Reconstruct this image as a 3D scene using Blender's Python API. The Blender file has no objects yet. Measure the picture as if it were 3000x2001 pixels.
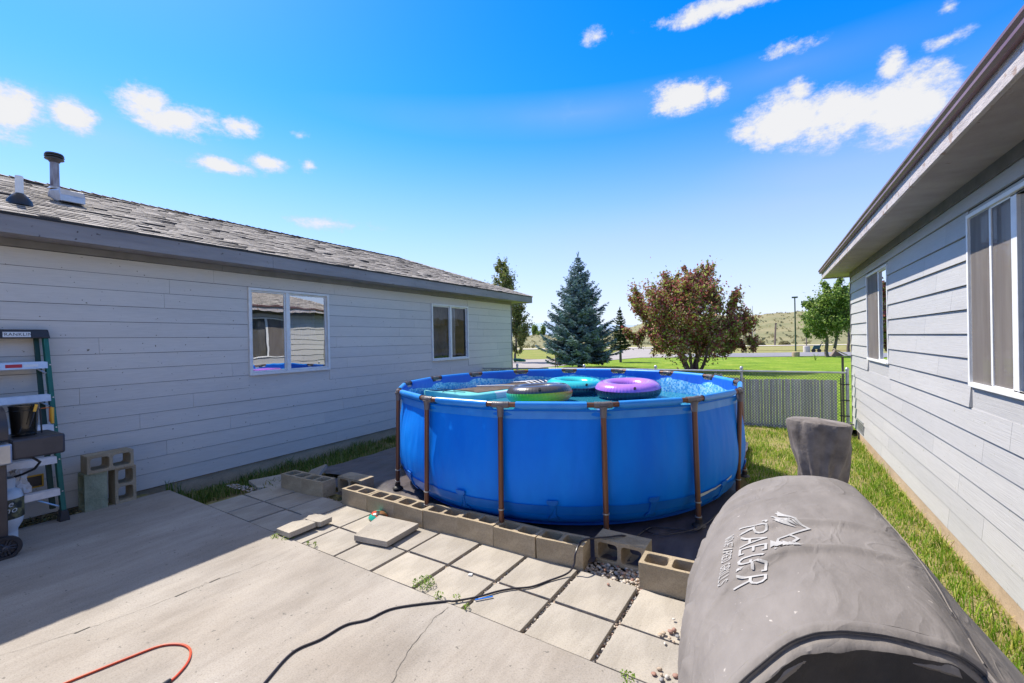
import bpy, math, random
import numpy as np
from mathutils import Vector, Matrix, Euler, noise as mnoise
S = bpy.context.scene
COL = S.collection
PI = math.pi
rad = math.radians
random.seed(7)
rng = np.random.default_rng(11)

# ------------------------------------------------------------------ camera
cam = bpy.data.cameras.new("camera")
cam.sensor_width = 36.0
cam.lens = 15.525
cam.clip_start = 0.05
cam.clip_end = 9000
camo = bpy.data.objects.new("camera", cam)
COL.objects.link(camo)
yaw, pitch, roll = 0.52686, -0.0034, -0.020087
Fw = Vector((-math.sin(yaw) * math.cos(pitch), math.cos(yaw) * math.cos(pitch), math.sin(pitch)))
Rt = Vector((math.cos(yaw), math.sin(yaw), 0))
Up = Rt.cross(Fw)
R2 = math.cos(roll) * Rt + math.sin(roll) * Up
U2 = -math.sin(roll) * Rt + math.cos(roll) * Up
M = Matrix(((R2.x, U2.x, -Fw.x, 0), (R2.y, U2.y, -Fw.y, 0), (R2.z, U2.z, -Fw.z, 2.0), (0, 0, 0, 1)))
camo.matrix_world = M
S.camera = camo

# ------------------------------------------------------------------ light
SUN_EL, SUN_MATH = rad(53), rad(171)          # elevation, direction measured from +X towards +Y
sd = Vector((math.cos(SUN_EL) * math.cos(SUN_MATH), math.cos(SUN_EL) * math.sin(SUN_MATH), math.sin(SUN_EL)))
sun = bpy.data.lights.new("sun", 'SUN')
sun.energy = 3.3
sun.angle = rad(0.5)
sun.color = (1.0, 0.93, 0.82)
suno = bpy.data.objects.new("sun", sun)
COL.objects.link(suno)
suno.rotation_euler = sd.to_track_quat('Z', 'Y').to_euler()
suno.location = sd * 50
S.view_settings.view_transform = 'Standard'
S.view_settings.look = 'None'
S.view_settings.gamma = 1
S.view_settings.exposure = 1.17
S.cycles.max_bounces = 8
S.cycles.transparent_max_bounces = 16
S.cycles.caustics_reflective = False
S.cycles.caustics_refractive = False
S.cycles.use_denoising = True

# ------------------------------------------------------------------ world: sky + clouds by direction
W = bpy.data.worlds.new("World")
S.world = W
W.use_nodes = True
nt = W.node_tree
nt.nodes.clear()
def nd(t, **k):
    n = nt.nodes.new(t)
    for a, b in k.items():
        setattr(n, a, b)
    return n
def lk(a, b):
    nt.links.new(a, b)
def vmath(op, a, b=None):
    n = nd('ShaderNodeVectorMath', operation=op)
    for i, x in enumerate((a, b)):
        if x is None: continue
        if hasattr(x, 'links'): lk(x, n.inputs[i])
        else: n.inputs[i].default_value = x
    return n
def smath(op, a, b=None, clamp=False):
    n = nd('ShaderNodeMath', operation=op)
    n.use_clamp = clamp
    for i, x in enumerate((a, b)):
        if x is None: continue
        if hasattr(x, 'links'): lk(x, n.inputs[i])
        else: n.inputs[i].default_value = x
    return n.outputs[0]
sky = nd('ShaderNodeTexSky', sky_type='NISHITA')
sky.sun_disc = False
sky.sun_elevation = SUN_EL
sky.sun_rotation = math.atan2(sd.x, sd.y)
sky.altitude = 1900
sky.air_density = 1.0
sky.dust_density = 0.6
sky.ozone_density = 2.5
hs = nd('ShaderNodeHueSaturation')
hs.inputs['Saturation'].default_value = 1.42
hs.inputs['Value'].default_value = 1.08
hs.inputs['Hue'].default_value = 0.507
lk(sky.outputs[0], hs.inputs['Color'])
tc = nd('ShaderNodeTexCoord')
sx = nd('ShaderNodeSeparateXYZ')
lk(tc.outputs['Generated'], sx.inputs[0])
az = smath('ARCTAN2', sx.outputs[0], sx.outputs[1])
el = smath('ARCSINE', sx.outputs[2])
cb = nd('ShaderNodeCombineXYZ')
lk(az, cb.inputs[0]); lk(el, cb.inputs[1])
nz = nd('ShaderNodeTexNoise')
nz.inputs['Scale'].default_value = 11.0
nz.inputs['Detail'].default_value = 8.0
nz.inputs['Roughness'].default_value = 0.72
mp = vmath('MULTIPLY', cb.outputs[0], (1.0, 1.6, 1.0))
lk(mp.outputs[0], nz.inputs['Vector'])
nz2 = nd('ShaderNodeTexNoise')
nz2.inputs['Scale'].default_value = 3.2
nz2.inputs['Detail'].default_value = 3.0
lk(mp.outputs[0], nz2.inputs['Vector'])
hf = nd('ShaderNodeMapRange', interpolation_type='SMOOTHSTEP')
lk(el, hf.inputs[0]); hf.inputs[1].default_value = -0.02; hf.inputs[2].default_value = 0.50; hf.inputs[3].default_value = 0.88; hf.inputs[4].default_value = 0.0
hz = nd('ShaderNodeMixRGB'); lk(hf.outputs[0], hz.inputs[0]); lk(hs.outputs[0], hz.inputs[1]); hz.inputs[2].default_value = (2.55, 2.62, 3.3, 1)
# azimuth (radians, + to the right of +Y), elevation, half sizes, weight
CLOUDS = [(-1.37, 0.342, 0.051, 0.041, 1), (-1.303, 0.358, 0.035, 0.027, 1), (-1.21, 0.405, 0.051, 0.03, 1), (-1.158, 0.392, 0.091, 0.029, 1), (-1.078, 0.398, 0.045, 0.02, 0.8), (-1.102, 0.329, 0.076, 0.016, 0.95), (-1.028, 0.347, 0.053, 0.018, 0.95), (-0.951, 0.353, 0.022, 0.015, 0.8), (-0.911, 0.246, 0.1, 0.016, 0.8), (-0.965, 0.404, 0.022, 0.013, 0.6), (-0.156, 0.466, 0.08, 0.03, 1.1), (-0.084, 0.461, 0.038, 0.022, 0.8), (0.039, 0.388, 0.093, 0.047, 1.2), (0.122, 0.377, 0.093, 0.05, 1.2), (0.2, 0.364, 0.086, 0.055, 1.15), (0.188, 0.425, 0.026, 0.026, 1.0), (0.061, 0.426, 0.029, 0.024, 0.9), (-0.063, 0.589, 0.16, 0.018, 1), (-0.331, 0.59, 0.041, 0.016, 0.7), (0.041, 0.499, 0.06, 0.014, 0.7), (0.255, 0.437, 0.039, 0.011, 0.65), (0.259, 0.477, 0.019, 0.011, 0.6), (-0.364, 0.466, 0.515, 0.036, 0.3), (0.035, 0.47, 0.277, 0.031, 0.25), (-0.295, 0.213, 0.305, 0.057, 0.3), (0.031, 0.243, 0.278, 0.055, 0.3), (-1.269, 0.338, 0.211, 0.046, 0.3), (0.135, 0.292, 0.241, 0.056, 0.35)]
def blobs(lst):
    acc = None
    for (a, e, ra, re, w) in lst:
        s1 = vmath('SUBTRACT', cb.outputs[0], (a, e, 0))
        s2 = vmath('MULTIPLY', s1.outputs[0], (0.82 / ra, 0.76 / re, 0))
        s3 = vmath('LENGTH', s2.outputs[0])
        g = smath('MULTIPLY', smath('SUBTRACT', 1.0, s3.outputs['Value'], True), w)
        acc = g if acc is None else smath('MAXIMUM', acc, g)
    return acc
acc = blobs([c for c in CLOUDS if c[4] > 0.5])
thin = blobs([c for c in CLOUDS if c[4] <= 0.5])
nn = smath('SUBTRACT', nz.outputs['Fac'], 0.5)
dens = smath('ADD', smath('MULTIPLY', acc, 1.5), smath('MULTIPLY', nn, 3.4))
mr = nd('ShaderNodeMapRange', interpolation_type='SMOOTHSTEP')
lk(dens, mr.inputs[0])
mr.inputs[1].default_value = 0.18
mr.inputs[2].default_value = 1.15
gate = smath('MULTIPLY', acc, 5.0, True)
cl = smath('MULTIPLY', mr.outputs[0], gate)
th = smath('MULTIPLY', thin, smath('ADD', nz2.outputs['Fac'], 0.1))
cl2 = smath('ADD', cl, th, True)
mix = nd('ShaderNodeMixRGB')
lk(cl2, mix.inputs[0])
# nz shading inside the clouds
crc = nd('ShaderNodeMixRGB')
crc.inputs[1].default_value = (2.1, 2.3, 2.65, 1)
crc.inputs[2].default_value = (2.9, 2.92, 3.0, 1)
lk(mr.outputs[0], crc.inputs[0])
lk(crc.outputs[0], mix.inputs[2])
fill_veil = nd('ShaderNodeMapRange', interpolation_type='SMOOTHSTEP')  # pale overhead cloud, added above the view as neutral fill for the shade
lk(el, fill_veil.inputs[0]); fill_veil.inputs[1].default_value = 0.70; fill_veil.inputs[2].default_value = 0.95; fill_veil.inputs[3].default_value = 0.0; fill_veil.inputs[4].default_value = 1.0
vf = smath('MULTIPLY', fill_veil.outputs[0], smath('ADD', smath('MULTIPLY', nz2.outputs['Fac'], 0.9), 0.4), True)
vm = nd('ShaderNodeMixRGB'); lk(vf, vm.inputs[0]); lk(hz.outputs[0], vm.inputs[1]); vm.inputs[2].default_value = (2.05, 2.05, 2.1, 1)
lk(vm.outputs[0], mix.inputs[1])
bg = nd('ShaderNodeBackground')
bg.inputs[1].default_value = 0.135
lk(mix.outputs[0], bg.inputs[0])
wo = nd('ShaderNodeOutputWorld')
lk(bg.outputs[0], wo.inputs[0])

# ------------------------------------------------------------------ materials
def new_mat(name):
    m = bpy.data.materials.new(name)
    m.use_nodes = True
    b = m.node_tree.nodes['Principled BSDF']
    return m, m.node_tree, b
def n_(t, ty, **k):
    n = t.nodes.new(ty)
    for a, b in k.items(): setattr(n, a, b)
    return n
def noise_node(t, scale, detail=4, rough=0.55, stretch=None, coord='Object'):
    c = n_(t, 'ShaderNodeTexCoord')
    n = n_(t, 'ShaderNodeTexNoise')
    n.inputs['Scale'].default_value = scale
    n.inputs['Detail'].default_value = detail
    n.inputs['Roughness'].default_value = rough
    if stretch:
        mpn = n_(t, 'ShaderNodeMapping')
        mpn.inputs['Scale'].default_value = stretch
        t.links.new(c.outputs[coord], mpn.inputs[0])
        t.links.new(mpn.outputs[0], n.inputs['Vector'])
    else:
        t.links.new(c.outputs[coord], n.inputs['Vector'])
    return n
def ramp(t, src, stops):
    r = n_(t, 'ShaderNodeValToRGB')
    e = r.color_ramp.elements
    while len(e) < len(stops): e.new(0.5)
    for i, (p, c) in enumerate(stops):
        e[i].position = p
        e[i].color = (c[0], c[1], c[2], 1)
    t.links.new(src, r.inputs[0])
    return r
def mixc(t, fac, a, b, mode='MIX'):
    m = n_(t, 'ShaderNodeMixRGB', blend_type=mode)
    for i, x in enumerate((fac, a, b)):
        if hasattr(x, 'links'): t.links.new(x, m.inputs[i])
        elif i == 0: m.inputs[0].default_value = x
        else: m.inputs[i].default_value = (x[0], x[1], x[2], 1)
    return m.outputs[0]
def bump(t, b, src, strength=0.3, dist=0.01, prev=None):
    bn = n_(t, 'ShaderNodeBump')
    bn.inputs['Strength'].default_value = strength
    bn.inputs['Distance'].default_value = dist
    t.links.new(src, bn.inputs['Height'])
    if prev: t.links.new(prev, bn.inputs['Normal'])
    t.links.new(bn.outputs[0], b.inputs['Normal'])
    return bn.outputs[0]
def mat(name, c1, c2=None, scale=6, rough=0.7, metal=0.0, bs=0.0, bscale=None, spec=0.5, stretch=None, detail=5, lo=0.3, hi=0.7, speck=None, coat=0.0, island=None):
    m, t, b = new_mat(name)
    b.inputs['Roughness'].default_value = rough
    b.inputs['Metallic'].default_value = metal
    b.inputs['Specular IOR Level'].default_value = spec
    b.inputs['Coat Weight'].default_value = coat
    col = None
    if c2 is None:
        b.inputs['Base Color'].default_value = (*c1, 1)
    else:
        nn = noise_node(t, scale, detail, 0.6, stretch)
        r = ramp(t, nn.outputs['Fac'], [(lo, c1), (hi, c2)])
        col = r.outputs[0]
    if speck:
        sc, sccol, th = speck
        n2 = noise_node(t, sc, 2, 0.5)
        r2 = ramp(t, n2.outputs['Fac'], [(th, (0, 0, 0)), (th + 0.05, (1, 1, 1))])
        col = mixc(t, r2.outputs[0], col if col else c1, sccol)
    if island:
        g = n_(t, 'ShaderNodeNewGeometry')
        r3 = ramp(t, g.outputs['Random Per Island'], [(0, (island[0],) * 3), (1, (island[1],) * 3)])
        col = mixc(t, 1.0, col if col else c1, r3.outputs[0], 'MULTIPLY')
    if col: t.links.new(col, b.inputs['Base Color'])
    if bs:
        nb = noise_node(t, bscale or scale * 4, 6, 0.65, stretch)
        bump(t, b, nb.outputs['Fac'], bs)
    return m
def leaf_mat(name, stops, trans=0.35, rough=0.5):
    m, t, b = new_mat(name)
    g = n_(t, 'ShaderNodeNewGeometry')
    r = ramp(t, g.outputs['Random Per Island'], stops)
    t.links.new(r.outputs[0], b.inputs['Base Color'])
    b.inputs['Roughness'].default_value = rough
    b.inputs['Specular IOR Level'].default_value = 0.25
    tr = n_(t, 'ShaderNodeBsdfTranslucent')
    t.links.new(r.outputs[0], tr.inputs[0])
    mx = n_(t, 'ShaderNodeMixShader')
    mx.inputs[0].default_value = trans
    t.links.new(b.outputs[0], mx.inputs[1])
    t.links.new(tr.outputs[0], mx.inputs[2])
    t.links.new(mx.outputs[0], t.nodes['Material Output'].inputs[0])
    return m

# concrete slab with stains
def concrete(name, a, b_, warm, scale=1.2, bstr=0.25):
    m, t, b = new_mat(name)
    n1 = noise_node(t, scale, 8, 0.62, (1.0, 0.45, 1))
    r1 = ramp(t, n1.outputs['Fac'], [(0.34, a), (0.66, b_)])
    n2 = noise_node(t, 0.45, 4, 0.6)
    r2 = ramp(t, n2.outputs['Fac'], [(0.4, (1, 1, 1)), (0.75, warm)])
    c = mixc(t, 1.0, r1.outputs[0], r2.outputs[0], 'MULTIPLY')
    n3 = noise_node(t, 90, 3, 0.7)
    r3 = ramp(t, n3.outputs['Fac'], [(0.25, (0.72, 0.72, 0.72)), (0.5, (1, 1, 1)), (0.8, (1.12, 1.12, 1.12))])
    c = mixc(t, 1.0, c, r3.outputs[0], 'MULTIPLY')
    n6 = noise_node(t, 5, 8, 0.75, (1.0, 0.25, 1)); r6 = ramp(t, n6.outputs['Fac'], [(0.35, (0.84, 0.83, 0.82)), (0.55, (1, 1, 1)), (0.75, (1.08, 1.07, 1.05))]); c = mixc(t, 1.0, c, r6.outputs[0], 'MULTIPLY')
    n4 = noise_node(t, 28, 2, 0.5)
    r4 = ramp(t, n4.outputs['Fac'], [(0.70, (0, 0, 0)), (0.74, (1, 1, 1))])
    c = mixc(t, r4.outputs[0], c, (a[0] * .55, a[1] * .55, a[2] * .55))
    oi = n_(t, 'ShaderNodeObjectInfo')
    r5 = ramp(t, oi.outputs['Random'], [(0, (0.9, 0.9, 0.9)), (1, (1.08, 1.07, 1.04))])
    c = mixc(t, 1.0, c, r5.outputs[0], 'MULTIPLY')
    t.links.new(c, b.inputs['Base Color'])
    b.inputs['Roughness'].default_value = 0.88
    b.inputs['Specular IOR Level'].default_value = 0.25
    nb = noise_node(t, 60, 6, 0.7)
    bump(t, b, nb.outputs['Fac'], bstr, 0.006)
    return m
M_slab = concrete('patio concrete', (0.30, 0.275, 0.25), (0.40, 0.37, 0.34), (0.88, 0.83, 0.77))
M_paver = concrete('paver concrete', (0.36, 0.33, 0.29), (0.45, 0.415, 0.37), (0.93, 0.90, 0.84), 2.5, 0.4)
M_block = concrete('cinder block', (0.36, 0.295, 0.205), (0.50, 0.42, 0.31), (0.85, 0.78, 0.66), 3.5, 0.9)
M_blockgreen = concrete('greenish block', (0.30, 0.33, 0.23), (0.42, 0.42, 0.32), (0.7, 0.85, 0.6), 3.5, 0.9)  # greener tint than the plain cinder block
M_found = concrete('foundation', (0.42, 0.32, 0.23), (0.54, 0.42, 0.31), (0.85, 0.75, 0.62), 3.0, 0.5)

def siding_mat(name, ca, cb_, dirt):
    m, t, b = new_mat(name)
    n1 = noise_node(t, 1.3, 5, 0.6, (1, 0.3, 2.0))
    r1 = ramp(t, n1.outputs['Fac'], [(0.3, ca), (0.7, cb_)])
    n2 = noise_node(t, 14, 5, 0.65, (6, 0.35, 6))
    r2 = ramp(t, n2.outputs['Fac'], [(0.3, (0.93, 0.93, 0.93)), (0.7, (1.04, 1.04, 1.04))])
    c = mixc(t, 1.0, r1.outputs[0], r2.outputs[0], 'MULTIPLY')
    n3 = noise_node(t, 26, 3, 0.5)
    r3 = ramp(t, n3.outputs['Fac'], [(0.705, (0, 0, 0)), (0.73, (1, 1, 1))])
    c = mixc(t, r3.outputs[0], c, dirt)
    g = n_(t, 'ShaderNodeNewGeometry')
    r4 = ramp(t, g.outputs['Random Per Island'], [(0, (0.95, 0.955, 0.96)), (1, (1.04, 1.035, 1.02))])
    c = mixc(t, 1.0, c, r4.outputs[0], 'MULTIPLY')
    t.links.new(c, b.inputs['Base Color'])
    b.inputs['Roughness'].default_value = 0.6
    b.inputs['Specular IOR Level'].default_value = 0.3
    nb = noise_node(t, 10, 8, 0.7, (8, 0.16, 10))
    bump(t, b, nb.outputs['Fac'], 0.6, 0.006)
    return m
M_sidL = siding_mat('grey siding', (0.61, 0.57, 0.525), (0.67, 0.625, 0.575), (0.2, 0.17, 0.12))
M_sidR = siding_mat('blue grey siding', (0.42, 0.413, 0.41), (0.475, 0.465, 0.455), (0.25, 0.24, 0.15))
M_trim = mat('weathered trim', (0.19, 0.18, 0.19), (0.30, 0.285, 0.29), 5, 0.7, bs=0.5, bscale=30, stretch=(1, 0.15, 1), speck=(16, (0.08, 0.06, 0.06), 0.69))
M_trimlight = mat('peeling trim', (0.36, 0.325, 0.33), (0.52, 0.475, 0.47), 7, 0.8, bs=1.0, bscale=18, stretch=(2, 0.5, 2), speck=(11, (0.32, 0.24, 0.21), 0.60))
M_frieze = mat('dark frieze', (0.10, 0.095, 0.09), (0.17, 0.155, 0.15), 4, 0.7, bs=0.3)
M_friezeL = mat('brown grey frieze', (0.20, 0.185, 0.17), (0.27, 0.25, 0.235), 4, 0.7, bs=0.3)
M_soffit = mat('soffit paint', (0.27, 0.235, 0.24), (0.37, 0.33, 0.33), 3, 0.85, bs=0.5, bscale=50, speck=(24, (0.15, 0.1, 0.09), 0.72))
M_gutter = mat('brown gutter', (0.15, 0.07, 0.075), (0.24, 0.14, 0.14), 5, 0.35, spec=0.6, stretch=(1, .3, 1))
M_white = mat('white vinyl', (0.68, 0.68, 0.67), (0.80, 0.80, 0.79), 9, 0.4, bs=0.1)
M_shingle = mat('asphalt shingle', (0.30, 0.265, 0.23), (0.47, 0.425, 0.375), 9, 0.92, bs=1.0, bscale=120, island=(0.72, 1.2), speck=(60, (0.13, 0.12, 0.12), 0.62))
M_edge = mat('drip edge and lap shadow', (0.02, 0.02, 0.022), rough=0.6)
M_shedge = mat('shingle butt edge', (0.05, 0.045, 0.042), rough=0.9)  # darkened butt faces, deepening the shadow lines between shingle courses
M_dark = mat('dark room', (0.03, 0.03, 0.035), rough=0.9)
M_curt = mat('grey curtain', (0.36, 0.37, 0.41), (0.48, 0.49, 0.52), 6, 0.85, bs=0.2)
M_curtblue = mat('blue curtain', (0.10, 0.16, 0.30), (0.2, 0.27, 0.42), 6, 0.85, bs=0.2)
M_screen = mat('brown screen', (0.10, 0.09, 0.08), (0.17, 0.15, 0.135), 3, 0.8)
def glass(name, tint, base):
    m, t, b = new_mat(name)
    t.nodes.remove(b)
    tr = n_(t, 'ShaderNodeBsdfTransparent'); tr.inputs[0].default_value = (*tint, 1)
    gl = n_(t, 'ShaderNodeBsdfGlossy'); gl.inputs['Roughness'].default_value = 0.0
    gl.inputs[0].default_value = (0.95, 0.97, 1, 1)
    fr = n_(t, 'ShaderNodeFresnel'); fr.inputs[0].default_value = 1.5
    ad = n_(t, 'ShaderNodeMath', operation='ADD'); ad.use_clamp = True
    t.links.new(fr.outputs[0], ad.inputs[0]); ad.inputs[1].default_value = base
    nz_ = noise_node(t, 1.6, 2, 0.4)
    bn = n_(t, 'ShaderNodeBump'); bn.inputs['Strength'].default_value = 0.12; bn.inputs['Distance'].default_value = 0.02
    t.links.new(nz_.outputs['Fac'], bn.inputs['Height']); t.links.new(bn.outputs[0], gl.inputs['Normal'])
    mx = n_(t, 'ShaderNodeMixShader')
    t.links.new(ad.outputs[0], mx.inputs[0]); t.links.new(tr.outputs[0], mx.inputs[1]); t.links.new(gl.outputs[0], mx.inputs[2])
    t.links.new(mx.outputs[0], t.nodes['Material Output'].inputs[0])
    return m
M_glassL = glass('reflective glass', (0.6, 0.65, 0.7), 0.42)
M_glassR = glass('window glass', (0.8, 0.82, 0.83), 0.0)

M_poolblue = mat('pool blue vinyl', (0.0, 0.17, 0.78), (0.001, 0.235, 0.88), 2.2, 0.5, spec=0.2, bs=0.5, bscale=4, stretch=(1, 1, .45))
M_poolband = mat('pool band vinyl', (0.001, 0.125, 0.52), (0.003, 0.165, 0.6), 3, 0.45, bs=0.2, bscale=9)
M_poolsleeve = mat('pool sleeve vinyl', (0.015, 0.235, 0.74), (0.04, 0.31, 0.82), 4, 0.33, bs=0.15)
M_poolrail = mat('brown grey pool steel', (0.11, 0.045, 0.028), (0.20, 0.085, 0.05), 3, 0.35, metal=0.3, bs=0.1, stretch=(1, 1, .4))
M_pooljoint = mat('pool joint plastic', (0.12, 0.105, 0.11), (0.18, 0.155, 0.155), 8, 0.4, bs=0.2)
M_poolfoot = mat('black pool foot', (0.025, 0.022, 0.024), rough=0.5)
# mosaic liner
def liner():
    m, t, b = new_mat('mosaic pool liner')
    uv = n_(t, 'ShaderNodeUVMap')
    def cells(s, off):
        v1 = n_(t, 'ShaderNodeVectorMath', operation='MULTIPLY'); v1.inputs[1].default_value = (s, s, 1)
        t.links.new(uv.outputs[0], v1.inputs[0])
        v0 = n_(t, 'ShaderNodeVectorMath', operation='ADD'); v0.inputs[1].default_value = (off, off * 1.7, 0)
        t.links.new(v1.outputs[0], v0.inputs[0])
        v2 = n_(t, 'ShaderNodeVectorMath', operation='FLOOR'); t.links.new(v0.outputs[0], v2.inputs[0])
        w = n_(t, 'ShaderNodeTexWhiteNoise', noise_dimensions='2D'); t.links.new(v2.outputs[0], w.inputs['Vector'])
        return w.outputs['Value']
    a = ramp(t, cells(23, 0.3), [(0, (0.08, 0.38, 0.76)), (0.3, (0.16, 0.52, 0.86)), (0.6, (0.36, 0.68, 0.90)), (1, (0.46, 0.71, 0.88))])
    for r_ in (a,): r_.color_ramp.interpolation = 'CONSTANT'
    b2 = ramp(t, cells(46, 7.1), [(0, (0.05, 0.33, 0.75)), (0.35, (0.2, 0.56, 0.88)), (0.7, (0.46, 0.71, 0.88))])
    b2.color_ramp.interpolation = 'CONSTANT'
    sel = ramp(t, cells(23, 3.4), [(0, (0, 0, 0)), (0.5, (1, 1, 1))]); sel.color_ramp.interpolation = 'CONSTANT'
    c = mixc(t, sel.outputs[0], a.outputs[0], b2.outputs[0])
    sp = n_(t, 'ShaderNodeSeparateXYZ'); t.links.new(uv.outputs[0], sp.inputs[0])
    g = n_(t, 'ShaderNodeMath', operation='GREATER_THAN'); t.links.new(sp.outputs[1], g.inputs[0]); g.inputs[1].default_value = 1.135
    c = mixc(t, g.outputs[0], c, (0.012, 0.13, 0.66))
    t.links.new(c, b.inputs['Base Color'])
    b.inputs['Roughness'].default_value = 0.4
    return m
M_liner = liner()
def water_mat():
    m, t, b = new_mat('pool water')
    t.nodes.remove(b)
    nz_ = noise_node(t, 2.6, 4, 0.5)
    bn = n_(t, 'ShaderNodeBump'); bn.inputs['Strength'].default_value = 0.12; bn.inputs['Distance'].default_value = 0.04
    t.links.new(nz_.outputs['Fac'], bn.inputs['Height'])
    tr = n_(t, 'ShaderNodeBsdfTransparent'); tr.inputs[0].default_value = (0.42, 0.86, 0.92, 1)
    df = n_(t, 'ShaderNodeBsdfDiffuse'); df.inputs[0].default_value = (0.06, 0.42, 0.55, 1)
    m1 = n_(t, 'ShaderNodeMixShader'); m1.inputs[0].default_value = 0.45
    t.links.new(tr.outputs[0], m1.inputs[1]); t.links.new(df.outputs[0], m1.inputs[2])
    gl = n_(t, 'ShaderNodeBsdfGlossy'); gl.inputs['Roughness'].default_value = 0.03; t.links.new(bn.outputs[0], gl.inputs['Normal'])
    fr = n_(t, 'ShaderNodeFresnel'); fr.inputs[0].default_value = 1.33; t.links.new(bn.outputs[0], fr.inputs['Normal'])
    mx = n_(t, 'ShaderNodeMixShader')
    t.links.new(fr.outputs[0], mx.inputs[0]); t.links.new(m1.outputs[0], mx.inputs[1]); t.links.new(gl.outputs[0], mx.inputs[2])
    t.links.new(mx.outputs[0], t.nodes['Material Output'].inputs[0])
    return m
M_water = water_mat()
M_tarp = mat('black ground tarp', (0.045, 0.038, 0.042), (0.12, 0.10, 0.10), 3, 0.36, spec=0.6, bs=1.0, bscale=3.5, stretch=(2.2, .7, 1))
M_cord = mat('black cord', (0.02, 0.018, 0.028), rough=0.35)
M_red = mat('red cord', (0.55, 0.03, 0.02), (0.70, 0.12, 0.03), 2, 0.4)
M_cover = mat('grey canvas cover', (0.155, 0.138, 0.126), (0.225, 0.203, 0.188), 3.2, 0.85, bs=0.3, bscale=16, stretch=(2.0, 1, 1), speck=(50, (0.44, .40, .36), 0.74))
def add_creases(m, scale, strength):
    t = m.node_tree; b = t.nodes['Principled BSDF']
    old = b.inputs['Normal'].links[0].from_socket if b.inputs['Normal'].links else None
    nn_ = noise_node(t, scale, 3, 0.5, (1.6, .8, 1)); nn_.inputs['Distortion'].default_value = 1.2
    a = n_(t, 'ShaderNodeMath', operation='SUBTRACT'); a.inputs[1].default_value = 0.5; t.links.new(nn_.outputs['Fac'], a.inputs[0])
    a2 = n_(t, 'ShaderNodeMath', operation='ABSOLUTE'); t.links.new(a.outputs[0], a2.inputs[0])
    r = n_(t, 'ShaderNodeMapRange'); r.inputs[1].default_value = 0.0; r.inputs[2].default_value = 0.05; r.inputs[3].default_value = 1; r.inputs[4].default_value = 0
    t.links.new(a2.outputs[0], r.inputs[0])
    bump(t, b, r.outputs[0], strength, 0.006, old)
add_creases(M_cover, 2.6, 0.35)
M_coverdark = mat('black lining', (0.012, 0.011, 0.012), (0.045, 0.04, 0.038), 5, 0.8, bs=0.8, bscale=8)
M_chim = mat('stained grey canvas', (0.05, 0.04, 0.035), (0.25, 0.22, 0.20), 3.5, 0.8, bs=0.9, bscale=8, lo=0.33, hi=0.6)
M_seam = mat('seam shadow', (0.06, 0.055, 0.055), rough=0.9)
M_print = mat('white print', (0.30, 0.29, 0.28), (0.42, 0.41, 0.40), 20, 0.7)
M_galv = mat('galvanised steel', (0.42, 0.43, 0.45), (0.56, 0.57, 0.6), 12, 0.38, metal=0.7, bs=0.1)
M_wire = mat('fence wire', (0.10, 0.09, 0.08), (0.18, 0.165, 0.15), 9, 0.5, metal=0.3)
M_slat = mat('fence slat', (0.60, 0.59, 0.57), (0.70, 0.69, 0.67), 5, 0.5, island=(0.8, 1.1))
M_rust = mat('rusty steel', (0.12, 0.07, 0.06), (0.42, 0.38, 0.38), 6, 0.4, metal=0.5, stretch=(3, 3, .5))
M_alu = mat('aluminium step', (0.55, 0.56, 0.6), (0.7, 0.71, 0.74), 10, 0.35, metal=0.6)
M_green = mat('green fibreglass', (0.005, 0.10, 0.075), (0.01, 0.16, 0.12), 8, 0.45, bs=.1)
M_green2 = mat('dark green fibreglass', (0.003, 0.045, 0.035), rough=0.5)
M_black = mat('black plastic', (0.018, 0.018, 0.022), (0.03, 0.03, 0.036), 10, 0.42)
M_char = mat('charcoal steel', (0.045, 0.043, 0.05), (0.07, 0.066, 0.074), 5, 0.4, metal=0.2)
M_brown = mat('brown steel', (0.075, 0.058, 0.052), (0.1, 0.08, 0.07), 5, 0.5, metal=0.2)
M_steel = mat('stainless panel', (0.42, 0.43, 0.46), (0.55, 0.56, 0.58), 5, 0.3, metal=0.7)
M_bucket = mat('blackened bucket', (0.012, 0.012, 0.013), (0.07, 0.065, 0.055), 2.2, 0.2, metal=0.6, coat=0.5, stretch=(3, 3, .4))
M_tankw = mat('white tank enamel', (0.66, 0.68, 0.68), (0.76, 0.77, 0.77), 6, 0.35)
M_tanklabel = mat('tank label', (0.03, 0.035, 0.03), (0.22, 0.2, 0.09), 14, 0.4, lo=.45, hi=.6)
M_yellow = mat('yellow plastic', (0.75, 0.36, 0.02), (0.8, 0.45, 0.05), 10, 0.45)
M_orange = mat('orange plastic', (0.75, 0.2, 0.02), rough=0.45)
M_paper = mat('crumpled paper', (0.55, 0.5, 0.5), (0.72, 0.7, 0.66), 12, 0.8, bs=0.5)
M_redlab = mat('red sticker', (0.5, 0.03, 0.04), rough=0.5)
M_lilac = mat('lilac vinyl', (0.38, 0.13, 0.62), (0.48, 0.20, 0.72), 3, 0.22, spec=0.6, bs=0.25, bscale=4, coat=0.3)
M_navy = mat('navy vinyl', (0.008, 0.018, 0.05), (0.015, 0.035, 0.09), 3, 0.25, spec=0.6, bs=0.3, bscale=4)
M_teal = mat('teal vinyl', (0.01, 0.46, 0.50), (0.03, 0.56, 0.60), 3, 0.22, spec=0.6, bs=0.25, bscale=4, coat=0.3)
M_grey = mat('dark grey vinyl', (0.035, 0.03, 0.033), (0.07, 0.06, 0.065), 3, 0.28, spec=0.6, bs=0.3, bscale=4, coat=0.5)
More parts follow.
